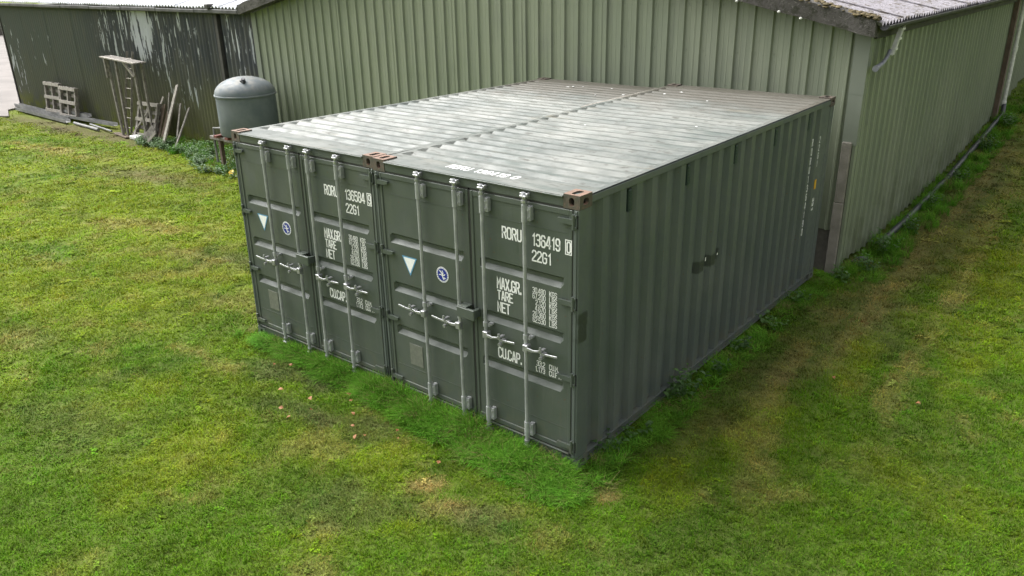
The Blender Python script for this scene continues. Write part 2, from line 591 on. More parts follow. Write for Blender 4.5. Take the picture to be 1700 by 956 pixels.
def sstep(x, a, b):
    t_ = np.clip((x - a) / (b - a), 0, 1)
    return t_ * t_ * (3 - 2 * t_)


def ground_z(x, y):
    x, y = np.asarray(x, float), np.asarray(y, float)
    z = 0.0055 * np.clip(y - 7.0, 0, 14) ** 2 * sstep(x, -10.0, -2.0)
    z = z + (fbm(x, y, 1.1, 3) - 0.5) * 0.045 + (fbm(x + 50, y, 4.0, 2) - 0.5) * 0.034
    near = (x > -4.95) & (x < 0.08) & (y > -0.08) & (y < 6.3)
    return np.where(near, -0.03, z - 0.012)


G_GREEN = np.array([0.115, 0.232, 0.010])
G_LIME = np.array([0.235, 0.320, 0.016])
G_DARK = np.array([0.070, 0.138, 0.015])
G_STRAW = np.array([0.43, 0.35, 0.115])
G_SOIL = np.array([0.185, 0.150, 0.070])
G_MOSS = np.array([0.130, 0.155, 0.055])

# (x, y, rx, ry, angle, colour, strength): worn, dry and mossy places of this lawn
PATCH = [(-0.98, -0.98, 0.22, 0.14, 0.6, G_STRAW, 0.85), (-0.55, -1.10, 0.32, 0.14, 0.4, G_STRAW, 0.8), (0.42, -0.12, 0.12, 0.09, 0, G_STRAW, 0.9),
         (-10.5, 1.5, 1.3, 0.35, 0.3, G_STRAW, 0.55), (-18.8, 3.6, 2.2, 0.35, 0.1, G_STRAW, 0.6), (-7.7, 0.55, 0.9, 0.30, 0.5, G_STRAW, 0.4),
         (-17.5, 2.2, 2.5, 0.4, 0.1, G_LIME, 0.8), (-6.1, 0.4, 0.9, 0.25, 0.4, G_STRAW, 0.32), (-7.3, -1.9, 0.7, 0.3, 0.4, G_STRAW, 0.25),
         (-14.2, 3.55, 2.0, 0.55, 0.2, G_SOIL, 0.6), (-22.3, 5.15, 4.6, 0.45, 0.0, G_SOIL, 0.9), (-18.5, 5.5, 2.2, 0.5, 0, G_SOIL, 0.7),
         (0.55, 1.2, 0.28, 0.7, 0.0, G_SOIL, 0.35), (0.62, 2.6, 0.40, 1.0, 0.0, G_SOIL, 0.42), (0.95, 4.6, 0.6, 1.7, 0.0, G_SOIL, 0.45),
         (0.95, 8.5, 0.6, 3.0, 0.0, G_SOIL, 0.48), (0.9, 13.5, 0.6, 4.0, 0.0, G_SOIL, 0.5),
         (1.35, 3.6, 0.22, 1.0, 0.15, G_LIME, 0.7), (0.95, 1.9, 0.22, 0.8, 0.1, G_LIME, 0.75), (0.75, 0.4, 0.25, 0.5, 0.2, G_LIME, 0.7),
         (-3.6, -0.45, 0.75, 0.22, 0.2, G_MOSS, 0.8), (-7.4, 1.6, 1.0, 0.3, 0.1, G_MOSS, 0.6), (-2.4, -0.75, 1.1, 0.2, 0.25, G_MOSS, 0.7),
         (-0.2, -1.05, 0.35, 0.2, 0.4, G_MOSS, 0.7), (-1.3, -1.6, 0.8, 0.35, 0.5, G_MOSS, 0.5), (-4.8, -2.5, 1.0, 0.4, 0.3, G_MOSS, 0.35),
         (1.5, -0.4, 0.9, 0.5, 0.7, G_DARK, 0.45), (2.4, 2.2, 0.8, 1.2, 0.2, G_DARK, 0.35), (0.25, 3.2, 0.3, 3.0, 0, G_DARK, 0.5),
         (-8.0, 1.15, 1.2, 0.3, 0.2, G_SOIL, 0.3), (-8.15, 1.1, 1.15, 0.09, 1.8, G_DARK, 0.55), (-6.45, 0.4, 0.7, 0.08, 1.7, G_DARK, 0.6),
         (-5.1, -1.4, 0.8, 0.09, 1.1, G_DARK, 0.5), (1.05, 5.6, 0.16, 2.6, 0.03, G_STRAW, 0.5), (0.80, 2.9, 0.14, 1.4, 0.06, G_STRAW, 0.45), (1.75, 7.5, 0.14, 4.0, 0.03, G_STRAW, 0.42),
         (1.5, 13.0, 0.16, 5.0, 0.0, G_STRAW, 0.45), (1.9, 3.4, 0.12, 1.6, 0.1, G_STRAW, 0.3), (0.95, 11.5, 0.14, 4.5, 0.0, G_STRAW, 0.45), (2.3, 6.0, 0.25, 3.0, 0.05, G_LIME, 0.5),
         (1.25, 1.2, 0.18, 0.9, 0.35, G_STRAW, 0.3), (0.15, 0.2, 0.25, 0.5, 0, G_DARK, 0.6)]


def lawn_colour(x, y):
    x, y = np.asarray(x, float), np.asarray(y, float)
    a = sstep(fbm(x, y, 0.55, 5) + 0.10 * sstep(-x, 3, 14) - 0.07 * sstep(x, -1.0, 1.5), 0.40, 0.72)[..., None]
    c = G_GREEN * (1 - a) + G_LIME * a
    sw = sstep(fbm(x * 0.22 + y * 0.03, y * 1.5 - x * 0.10, 1.0, 3), 0.42, 0.62) * sstep(-x, 4.5, 8.0)
    sw = (0.85 * sw)[..., None]
    c = c * (1 - sw) + (G_LIME * 1.08) * sw
    b = sstep(fbm(x + 31, y + 7, 1.9, 4), 0.50, 0.70)[..., None]
    b = b * (1 - 0.5 * sstep(-x, 4, 9)[..., None])
    c = c * (1 - 0.38 * b) + G_DARK * 0.38 * b
    s_ = sstep(fbm(x - 13, y + 40, 2.6, 4), 0.60, 0.74)[..., None]
    c = c * (1 - 0.42 * s_) + G_STRAW * 0.42 * s_
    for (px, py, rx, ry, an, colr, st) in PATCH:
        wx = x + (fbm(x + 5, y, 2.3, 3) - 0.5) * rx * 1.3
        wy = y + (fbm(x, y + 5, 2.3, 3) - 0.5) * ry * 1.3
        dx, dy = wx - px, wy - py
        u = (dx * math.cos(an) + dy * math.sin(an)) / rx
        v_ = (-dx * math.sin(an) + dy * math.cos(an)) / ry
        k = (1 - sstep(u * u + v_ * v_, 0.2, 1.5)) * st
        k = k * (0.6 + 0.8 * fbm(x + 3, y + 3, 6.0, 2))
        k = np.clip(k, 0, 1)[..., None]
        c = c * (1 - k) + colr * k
    return c * (0.60 + 0.32 * fbm(x + 77, y - 21, 7.5, 3))[..., None]


# ------------------------------------------------------------------ ground
def build_ground():
    xs = np.concatenate([[-260, -150, -90, -60, -45, -36], np.arange(-31, -16, 0.3), np.arange(-16, 7.01, 0.12), [8, 9, 11, 14, 20, 35, 70, 150, 260]])
    ys = np.concatenate([[-260, -150, -70, -35, -20, -12, -9], np.arange(-7.5, 8, 0.12), np.arange(8, 26, 0.35), [28, 32, 40, 60, 100, 170, 260]])
    X, Y = np.meshgrid(xs, ys)
    Z = ground_z(X, Y)
    vv = np.stack([X, Y, Z], -1).reshape(-1, 3)
    nx, ny = len(xs), len(ys)
    i = np.arange(ny - 1)[:, None] * nx + np.arange(nx - 1)[None]
    i = i.ravel()
    ff = np.stack([i, i + 1, i + nx + 1, i + nx], -1)
    me = bpy.data.meshes.new('lawn')
    me.from_pydata(vv.tolist(), [], ff.tolist())
    me.polygons.foreach_set('use_smooth', [True] * len(me.polygons))
    at = me.color_attributes.new('gcol', 'FLOAT_COLOR', 'POINT')
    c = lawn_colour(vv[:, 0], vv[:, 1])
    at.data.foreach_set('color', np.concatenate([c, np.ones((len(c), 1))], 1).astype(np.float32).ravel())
    me.materials.append(M['lawn'])
    o = bpy.data.objects.new('lawn', me)
    COL.objects.link(o)
    o['kind'] = 'structure'
    # concrete yard past the end of the black shed
    bm = MB()
    pts = [(-27.3, 5.55), (-25.8, 5.0), (-28, 3.9), (-33, 2.6), (-60, -4), (-120, 0), (-120, 60), (-28.55, 60), (-28.55, 6.5), (-27.6, 6.3)]
    top = [(p[0], p[1], 0.045) for p in pts]
    bot = [(p[0], p[1], -0.1) for p in pts]
    n = len(pts)
    bm.add(top + bot, [tuple(range(n)), tuple(range(2 * n - 1, n - 1, -1))] + [(k, (k + 1) % n, n + (k + 1) % n, n + k) for k in range(n)])
    bm.build('yard', M['yard'])['kind'] = 'structure'


build_ground()

# ------------------------------------------------------------------ barn
BX0, BX1, BY, EAVE, SL = -13.62, 0.20, 6.45, 3.36, 0.225
RIDGE = (BX0 + BX1) / 2
PITCH = 0.276


def slope_z(x):
    return EAVE + SL * (min(x - BX0, BX1 - x))


def rib_profile(u0, u1, first, h=0.036, wt=0.030, wb=0.062):
    """flat sheet with trapezoid ribs every PITCH, starting at 'first'"""
    us, ds = [u0], [0.0]
    c = first
    while c < u1 + 0.2:
        for du, d in ((-wb / 2, 0), (-wt / 2, h), (wt / 2, h), (wb / 2, 0)):
            u = c + du
            if u0 + 1e-4 < u < u1 - 1e-4:
                us.append(u)
                ds.append(d)
        # two shallow stiffening creases in the pan
        for k in (0.36, 0.64):
            for du, d in ((-0.012, 0), (0, 0.004), (0.012, 0)):
                u = c + PITCH * k + du
                if u0 + 1e-4 < u < u1 - 1e-4:
                    us.append(u)
                    ds.append(d)
        c += PITCH
    us.append(u1)
    ds.append(0.0)
    o = np.argsort(us, kind='stable')
    return [us[i] for i in o], [ds[i] for i in o]


barn = thing('barn', 'large pale green ribbed metal barn with mossy roof verge behind the two containers', 'barn', (RIDGE, BY, 0))
BO = (RIDGE, BY, 0)


def bpart(bm, name, mat, smooth=False, kind=None, parent=barn):
    return bm.build(name, mat, parent, smooth, BO, kind)


# gable sheets, each three ribs wide, lapping the next by a rib edge
SW = 3 * PITCH
k = 0
x1 = BX1 - 0.02
while x1 > BX0 + 0.05:
    x0 = max(x1 - SW, BX0 + 0.01)
    us, ds = rib_profile(x0, x1, x0 + 0.08)
    j = 0.003 * (k % 2) + random.uniform(0, 0.002)
    cuts = sorted(set(us + ([RIDGE] if x0 < RIDGE < x1 else [])))
    dd = np.interp(cuts, us, ds)
    bm = MB()
    for zz in (0.8, 1.55, 2.3, 3.05, 3.7, 4.3):
        for q in range(3):
            uc = x0 + 0.08 + PITCH * (q + 0.22)
            if zz < slope_z(uc) - 0.1 and x0 + 0.02 < uc < x1 - 0.02:
                bm.box(uc - 0.009, uc + 0.009, BY - j - 0.009, BY - j - 0.001, zz - 0.009, zz + 0.009, 0.002)
    bm.sheet(cuts, dd, lambda u, d, v: (u, BY - d - j, v), lambda u: 0.62, lambda u: slope_z(u) + 0.02, 0.006)
    bpart(bm, 'cladding_sheet', M['barn'])
    x1 = x0 - 0.002
    k += 1
# long side sheets
y0 = BY + 0.07
k = 0
while y0 < 33:
    y1 = y0 + SW
    us, ds = rib_profile(y0, y1, y0 + 0.08)
    j = 0.003 * (k % 2) + random.uniform(0, 0.002)
    bm = MB()
    zb = float(ground_z(1.0, (y0 + y1) / 2)) - 0.05
    for zz in (0.7, 1.5, 2.3, 3.1):
        for q in range(3):
            uc = y0 + 0.08 + PITCH * (q + 0.22)
            bm.box(BX1 + j + 0.001, BX1 + j + 0.009, uc - 0.009, uc + 0.009, zz - 0.009, zz + 0.009, 0.002)
    bm.sheet(us, ds, lambda u, d, v: (BX1 + d + j, u, v), lambda u: zb + 0.1 if y0 > 6.6 else 0.10, lambda u: EAVE - 0.02, 0.006)
    bpart(bm, 'cladding_sheet', M['barn'])
    y0 = y1 + 0.002
    k += 1
# corner flashing: two lengths of folded angle lapping at 2.5 m
for (za, zb, pr) in ((1.88, 2.62, 0.0), (2.58, 3.40, 0.003)):
    bm = MB()
    bm.box(BX1 - 0.150, BX1 + 0.045 + pr, BY - 0.042 - pr, BY - 0.035, za, zb)
    bm.box(BX1 + 0.040, BX1 + 0.046 + pr, BY - 0.0349, BY + 0.075, za, zb)
    bpart(bm, 'corner_flashing', M['flash'])
bm = MB()
bm.box(BX1 + 0.0, BX1 + 0.040, BY - 0.03, BY + 0.071, 0.05, 1.88)
bpart(bm, 'corner_trim', M['barn'])
bm = MB()
bm.box(BX0 - 0.045, BX0 + 0.12, BY - 0.042, BY + 0.05, 0.1, slope_z(BX0) + 0.02)
bpart(bm, 'corner_flashing', M['flash'])
# block plinth under the gable sheets
bm = MB()
bm.box(BX0 + 0.02, BX1 - 0.012, BY + 0.010, BY + 0.14, -0.1, 1.95)
plinth = bpart(bm, 'plinth_wall', M['mortar'])
bm = MB()
bm.box(BX1 - 0.14, BX1 - 0.004, BY - 0.085, BY - 0.034, -0.1, 1.06, 0.008)
bpart(bm, 'corner_pier', M['block'])
bm = MB()
bm.box(BX1 - 0.135, BX1 - 0.006, BY - 0.080, BY - 0.034, 1.065, 1.93, 0.008)
bpart(bm, 'corner_pier', M['block'])
# inner frame of the barn so that the shell is closed
bm = MB()
bm.box(BX0 + 0.03, BX1 - 0.03, 33, 33.1, 0, 3.3)
bm.box(BX0 + 0.02, BX0 + 0.06, BY + 0.15, 33, 0, 3.3)
bpart(bm, 'rear_wall', M['barn'])


# roof: cement sheets on both slopes, wavy lower edge over the gutter
def cem_profile(y0, y1, p=0.146, a=0.026):
    n = int(round((y1 - y0) / p * 8))
    us = [y0 + (y1 - y0) * i / n for i in range(n + 1)]
    return us, [a * math.cos(2 * math.pi * (u - y0) / p) for u in us]


for side in (1, -1):
    y0 = BY - 0.28
    k = 0
    while y0 < 31:
        y1 = y0 + 0.146 * 7
        us, ds = cem_profile(y0, y1)
        bm = MB()
        e0 = BX1 + 0.21 if side == 1 else BX0 - 0.21
        zb = EAVE + 0.20 - 0.21 * SL + 0.012 * (k % 2)

        def mp(u, d, v, e0=e0, zb=zb):
            x = e0 + (RIDGE - e0) * v
            return (x, u, zb + SL * abs(x - e0) + d)
        bm.sheet(us, ds, mp, lambda u: 0.0, lambda u: 1.0, 0.012)
        bpart(bm, 'roof_sheet', M['cemroof'], smooth=True)
        y0 = y1 - 0.02
        k += 1
# verge boards along the gable and the moss on them
for side in (1, -1):
    xe = BX1 + 0.15 if side == 1 else BX0 - 0.15
    n = 5
    for q in range(n):
        xa = xe + (RIDGE - xe) * q / n
        xb = xe + (RIDGE - xe) * (q + 1) / n - 0.004 * (1 if side == -1 else -1)
        bm = MB()
        za = EAVE - 0.15 * SL + SL * abs(xa - xe)
        zb = EAVE - 0.15 * SL + SL * abs(xb - xe)
        N = 24
        vv, ff = [], []
        for i in range(N + 1):
            t_ = i / N
            x = xa + (xb - xa) * t_
            z = za + (zb - za) * t_
            wv = 0.012 * (vnoise(np.array(x * 6.0), np.array(2.0 + q)) - 0.5)
            vv += [(x, BY - 0.30 + wv, z + 0.02 + wv), (x, BY - 0.31 - wv, z + 0.235 + 2.5 * wv), (x, BY - 0.06, z + 0.255 + 2 * wv), (x, BY - 0.06, z + 0.02)]
        for i in range(N):
            a, b = 4 * i, 4 * i + 4
            for r in range(4):
                ff.append((a + r, a + (r + 1) % 4, b + (r + 1) % 4, b + r))
        ff += [(0, 1, 2, 3), (4 * N, 4 * N + 3, 4 * N + 2, 4 * N + 1)]
        bm.add(vv, ff)
        bpart(bm, 'verge_board', M['verge'])
bm = MB()
for q in range(420):
    t_ = random.random() ** 2
    x = BX1 + 0.13 - t_ * 3.2
    z = EAVE - 0.15 * SL + SL * (BX1 + 0.15 - x) + 0.245 + random.uniform(-0.015, 0.03)
    r = random.uniform(0.010, 0.034)
    y = BY - random.uniform(0.08, 0.33)
    pr = [(0.02 * r, r * 0.45), (r * 0.7, r * 0.35), (r * 1.3, -0.1 * r), (r * 0.6, -r * 0.5)]
    bm.lathe(pr, (x, y, z), 7)
bpart(bm, 'moss_clump', M['moss'], kind='stuff')
# white lichen or putty lumps at the verge foot
for (px_, pz_) in ((-0.62, 3.56), (-0.93, 3.64), (-1.55, 3.77)):
    bm = MB()
    bm.lathe([(0.002, 0.02), (0.014, 0.016), (0.024, 0.0), (0.015, -0.012), (0.002, -0.016)], (px_, BY - 0.315, pz_ + 0.0), 9)
    bpart(bm, 'putty_lump', M['whitepl'], smooth='all')

# gutter on the long side, half round
bm = MB()
vv, ff = [], []
gx, gz, gr = BX1 + 0.235, EAVE + 0.13, 0.062
arc = [math.pi + math.pi * i / 10 for i in range(11)]
prof = [(gx + gr * math.cos(a), gz + gr * math.sin(a)) for a in arc] + [(gx + (gr - 0.006) * math.cos(a), gz + 0.002 + (gr - 0.006) * math.sin(a)) for a in arc[::-1]]
n = len(prof)
for yy in (BY - 0.22, 32):
    vv += [(p[0], yy, p[1]) for p in prof]
for i in range(n):
    ff.append((i, (i + 1) % n, n + (i + 1) % n, n + i))
ff += [tuple(range(n)), tuple(range(2 * n - 1, n - 1, -1))]
bm.add(vv, ff)
bpart(bm, 'gutter', M['gutter'], smooth=True)
for yy in np.arange(7.0, 31, 1.0):
    bm = MB()
    bm.box(gx - gr - 0.06, gx + gr + 0.006, yy - 0.012, yy + 0.012, gz - gr - 0.008, gz - gr - 0.001)
    bpart(bm, 'gutter_bracket', M['gutter'])
# soffit fascia board
bm = MB()
bm.box(BX1 + 0.05, BX1 + 0.085, BY + 0.08, 32, EAVE - 0.06, EAVE + 0.09)
bpart(bm, 'fascia_board', M['timberdark'])
# broken white downpipe shoe with a grey bend pointing back to the corner
bm = MB()
sa, sb = Vector((BX1 + 0.21, 7.16, 3.44)), Vector((BX1 + 0.17, 6.98, 3.06))
bm.beam(sa, sb, 0.10, 0.014, up=(1, 0, 0.2))
bm.beam(sa + Vector((0.0, 0.055, 0)), sb + Vector((0.0, 0.055, 0)), 0.014, 0.07, up=(1, 0, 0.2))
bm.beam(sa + Vector((0.02, -0.05, 0)), sb + Vector((0.02, -0.05, 0)), 0.012, 0.05, up=(1, 0, 0.2))
for t_ in (0.12, 0.45, 0.8):
    p = sa.lerp(sb, t_)
    bm.beam(p + Vector((0.035, -0.06, 0)), p + Vector((0.035, 0.06, 0)), 0.03, 0.03)
bpart(bm, 'downpipe_shoe', M['whitepl'])
bm = MB()
bm.tube([(BX1 + 0.16, 6.96, 3.12), (BX1 + 0.16, 6.84, 3.03), (BX1 + 0.155, 6.70, 2.97), (BX1 + 0.15, 6.55, 2.945), (BX1 + 0.15, 6.42, 2.93)], [0.026, 0.028, 0.030, 0.036, 0.042], 10)
bpart(bm, 'downpipe_bend', M['greypl'], smooth=True)
# far downpipe and the rusty post beside it
bm = MB()
bm.tube([(0.36, 17.9, 0.85), (0.36, 17.9, 2.2), (0.36, 17.9, 3.3), (gx, 17.9, gz - gr)], 0.045, 10)
bm.tube([(0.36, 17.9, 2.15), (0.36, 17.9, 2.28)], 0.056, 10)
bm.tube([(0.36, 17.9, 0.85), (0.36, 17.9, 0.98)], 0.056, 10)
bpart(bm, 'downpipe', M['whitepl'], smooth=True)
bm = MB()
bm.box(0.236, 0.33, 17.35, 17.55, 0.4, 3.36)
bpart(bm, 'wall_post', M['rustpost'])

# black drain pipe on the ground by the barn wall
bm = MB()
pts = [(0.37, 17.9, 0.9)]
for yy in (17.7, 17.0, 15.5, 14.0, 12.5, 11.0, 9.6, 8.6, 7.9):
    pts.append((0.40 + 0.01 * math.sin(yy * 2.2), yy, float(ground_z(0.4, yy)) + 0.075))
bm.tube(pts, 0.052, 10)
for q in (3, 5, 7):
    p, p2 = Vector(pts[q]), Vector(pts[q + 1])
    bm.tube([p, p + (p2 - p).normalized() * 0.12], 0.062, 10)
dp = bm.build('drain_pipe', M['blackpl'], smooth=True)
tag(dp, 'long black plastic drain pipe lying in weeds along the side wall of the green barn', 'drain pipe')
bm = MB()
bm.tube([(0.30, 6.88, 0.03), (0.36, 7.0, 0.07), (0.42, 7.16, 0.05)], [0.04, 0.045, 0.04], 9)
tag(bm.build('pipe_offcut', M['blackpl'], smooth=True), 'short black pipe offcut in the weeds at the corner of the green barn', 'pipe')

# ------------------------------------------------------------------ black shed
SX0, SX1, SY, SEAVE = -28.4, -13.66, 6.40, 3.36
shed = thing('corrugated_shed', 'long black corrugated shed with peeling paint and pale roof left of the green barn', 'shed', (-21, SY, 0))
SO = (-21, SY, 0)


def spart(bm, name, mat, smooth=False, kind=None, parent=shed):
    return bm.build(name, mat, parent, smooth, SO, kind)


def wave(u0, u1, p, a, m=8):
    n = max(2, int(round((u1 - u0) / p * m)))
    us = [u0 + (u1 - u0) * i / n for i in range(n + 1)]
    return us, [a * math.cos(2 * math.pi * (u - u0) / p) for u in us]


x0 = SX0
k = 0
while x0 < SX1 - 0.1:
    last = x0 > -15.15
    x1 = min(x0 + 0.152 * 6, SX1) if not last else min(x0 + 0.9, SX1)
    if x0 < -15.1 < x1:
        x1 = -15.1
    us, ds = wave(x0, x1, 0.152 if not last else 0.18, 0.026 if not last else 0.026)
    j = 0.004 * (k % 2) + random.uniform(-0.0015, 0.0015) - (0.05 if last else 0)
    zl = random.uniform(0.0, 0.05)
    tl = random.uniform(-0.004, 0.004)
    bm = MB()
    bm.sheet(us, ds, lambda u, d, v: (u + tl * v, SY - d - j - 0.003 * v, v), lambda u: zl, lambda u: SEAVE + 0.02, 0.005)
    spart(bm, 'corrugated_sheet', M['shed'], smooth=True)
    x0 = x1 - (0.004 if not last else 0.0)
    k += 1
bm = MB()
bm.box(SX0 + 0.02, SX1 - 0.0, SY + 0.08, SY + 0.12, 0, SEAVE - 0.05)
bm.box(SX0 + 0.02, SX0 + 0.06, SY + 0.12, 20, 0, SEAVE - 0.05)
spart(bm, 'inner_wall', M['timberdark'])
bm = MB()
bm.box(-15.15, -15.02, SY - 0.055, SY + 0.05, 0, SEAVE + 0.02, 0.01)
spart(bm, 'corner_post', M['timberdark'])
bm = MB()
bm.box(SX0 - 0.03, SX0 + 0.04, SY - 0.04, SY + 0.06, 0, SEAVE + 0.02, 0.01)
spart(bm, 'corner_post', M['timberdark'])
# eaves gutter in lengths
xa = SX0 - 0.3
q = 0
while xa < SX1 - 0.05:
    xb = min(xa + 1.85, SX1 - 0.02)
    bm = MB()
    bm.box(xa, xb - 0.01, SY - 0.19 + 0.003 * (q % 2), SY - 0.07, SEAVE - 0.02, SEAVE + 0.075 + 0.01 * (q % 2), 0.02)
    spart(bm, 'gutter_length', M['gutter'])
    xa = xb
    q += 1
bm = MB()
bm.box(-15.2, -15.03, SY - 0.24, SY - 0.05, SEAVE + 0.09, SEAVE + 0.20, 0.02)
spart(bm, 'gutter_hopper', M['timberdark'])
# roof sheets
xa = SX0 - 0.3
q = 0
while xa < SX1 + 0.3:
    xb = min(xa + 0.146 * 7, SX1 - 0.03)
    if xb - xa < 0.2:
        break
    us, ds = wave(xa, xb, 0.146, 0.026)
    bm = MB()
    o_ = 0.012 * (q % 2)

    def mpr(u, d, v):
        return (u, SY - 0.16 + 5.2 * v, SEAVE + 0.13 + o_ + 5.2 * v * 0.24 + d)
    bm.sheet(us, ds, mpr, lambda u: 0.0, lambda u: 1.0, 0.01)
    spart(bm, 'roof_sheet', M['shedroof'], smooth=True)
    xa = xb - 0.02
    q += 1


# ------------------------------------------------------------------ lettering: stroke font drawn as mitred ribbons
def _arc(*p):
    return list(p)


O_ = [(0, 1), (1, 0), (3, 0), (4, 1), (4, 6), (3, 7), (1, 7), (0, 6), (0, 1)]
GL = {
    '0': [O_], 'O': [O_],
    '1': [[(0.9, 5.6), (2.3, 7), (2.3, 0)]],
    '2': [[(0, 5.6), (0, 6), (1, 7), (3, 7), (4, 6), (4, 4.6), (0, 0.9), (0, 0), (4, 0)]],
    '3': [[(0, 6), (1, 7), (3, 7), (4, 6), (4, 4.6), (3, 3.7), (1.5, 3.7)], [(3, 3.7), (4, 2.8), (4, 1), (3, 0), (1, 0), (0, 1)]],
    '4': [[(3.2, 0), (3.2, 7), (2.4, 7), (0, 2.4), (0, 1.7), (4.3, 1.7)]],
    '5': [[(3.8, 7), (0.2, 7), (0.2, 3.8), (1, 4.3), (3, 4.3), (4, 3.4), (4, 1), (3, 0), (1, 0), (0, 1)]],
    '6': [[(3.9, 6), (3, 7), (1, 7), (0, 6), (0, 1), (1, 0), (3, 0), (4, 1), (4, 3), (3, 4), (0.2, 4)]],
    '7': [[(0, 7), (4, 7), (1.4, 0)]],
    '8': [[(1, 3.7), (0, 4.6), (0, 6), (1, 7), (3, 7), (4, 6), (4, 4.6), (3, 3.7), (1, 3.7), (0, 2.8), (0, 1), (1, 0), (3, 0), (4, 1), (4, 2.8), (3, 3.7)]],
    '9': [[(0.1, 1), (1, 0), (3, 0), (4, 1), (4, 6), (3, 7), (1, 7), (0, 6), (0, 4), (1, 3), (3.8, 3)]],
    'R': [[(0, 0), (0, 7), (3, 7), (4, 6), (4, 4.4), (3, 3.5), (0.2, 3.5)], [(2.2, 3.4), (4, 0)]],
    'U': [[(0, 7), (0, 1), (1, 0), (3, 0), (4, 1), (4, 7)]],
    'G': [[(4, 5.6), (4, 6), (3, 7), (1, 7), (0, 6), (0, 1), (1, 0), (3, 0), (4, 1), (4, 3.4), (2.3, 3.4)]],
    'M': [[(0, 0), (0, 7), (2, 3), (4, 7), (4, 0)]],
    'A': [[(0, 0), (1.6, 7), (2.4, 7), (4, 0)], [(0.7, 2), (3.3, 2)]],
    'X': [[(0, 0), (4, 7)], [(0, 7), (4, 0)]],
    'T': [[(0, 7), (4, 7)], [(2, 6.6), (2, 0)]],
    'E': [[(4, 7), (0, 7), (0, 0), (4, 0)], [(0.2, 3.6), (3.2, 3.6)]],
    'N': [[(0, 0), (0, 7), (4, 0), (4, 7)]],
    'C': [[(4, 5.6), (4, 6), (3, 7), (1, 7), (0, 6), (0, 1), (1, 0), (3, 0), (4, 1), (4, 1.5)]],
    'P': [[(0, 0), (0, 7), (3, 7), (4, 6), (4, 4.2), (3, 3.2), (0.2, 3.2)]],
    'K': [[(0, 0), (0, 7)], [(4, 7), (0.4, 3.2)], [(1.4, 4), (4, 0)]],
    'S': [[(4, 5.8), (4, 6), (3, 7), (1, 7), (0, 6), (0, 4.6), (1, 3.8), (3, 3.3), (4, 2.4), (4, 1), (3, 0), (1, 0), (0, 1), (0, 1.3)]],
    'L': [[(0, 7), (0, 0), (3.8, 0)]],
    'B': [[(0, 0), (0, 7), (3, 7), (4, 6), (4, 4.6), (3, 3.7), (0.2, 3.7)], [(3, 3.7), (4, 2.8), (4, 1), (3, 0), (0, 0)]],
    'F': [[(4, 7), (0, 7), (0, 0)], [(0.2, 3.6), (3.2, 3.6)]],
    'I': [[(1.0, 0), (1.0, 7)]],
    '.': [[(0.3, 0), (0.3, 0.75)]],
}
ADV = {'.': 2.0, 'I': 3.0, '1': 4.6}


def ribbon(pts, hw):
    pts = [Vector(p) for p in pts]
    closed = (pts[0] - pts[-1]).length < 1e-6
    if closed:
        pts = pts[:-1]
    n = len(pts)
    vv = []
    for i, p in enumerate(pts):
        a = pts[i - 1] if (closed or i > 0) else None
        b = pts[(i + 1) % n] if (closed or i < n - 1) else None
        d0 = (p - a).normalized() if a is not None else None
        d1 = (b - p).normalized() if b is not None else None
        d0 = d0 or d1
        d1 = d1 or d0
        n0, n1 = Vector((-d0.y, d0.x)), Vector((-d1.y, d1.x))
        m = (n0 + n1)
        m = m.normalized() if m.length > 1e-4 else n0
        k_ = hw / max(m.dot(n0), 0.45)
        e = Vector((0, 0))
        if not closed and i == 0:
            e = -d1 * hw * 0.9
        if not closed and i == n - 1:
            e = d0 * hw * 0.9
        vv += [p + m * k_ + e, p - m * k_ + e]
    ff = []
    for i in range(n if closed else n - 1):
        j_ = (i + 1) % n
        ff.append((2 * i, 2 * i + 1, 2 * j_ + 1, 2 * j_))
    return vv, ff


def text_mb(bm, s, x, z, h, wsc, mp, align='l', bold=0.57, lift=0.0):
    """write s with baseline (x, z); mp(u, v, k) maps lettering plane to space, k is a hair of lift between strokes"""
    un = h / 7.0
    uw = un * wsc
    tot = sum(ADV.get(c, 5.7) if c != ' ' else 4 for c in s) - 1.5
    cx = x - (tot * uw if align == 'r' else 0)
    for c in s:
        if c == ' ':
            cx += 4 * uw
            continue
        for si, st in enumerate(GL[c]):
            pts = [(cx + p[0] * uw, z + p[1] * un) for p in st]
            vv, ff = ribbon(pts, bold * un * (0.75 + 0.25 * wsc))
            bm.add([mp(p.x, p.y, lift + 0.0004 * si) for p in vv], ff)
        cx += ADV.get(c, 5.7) * uw
    return cx


# ------------------------------------------------------------------ shipping containers
CL, CW, CH = 6.058, 2.438, 2.591


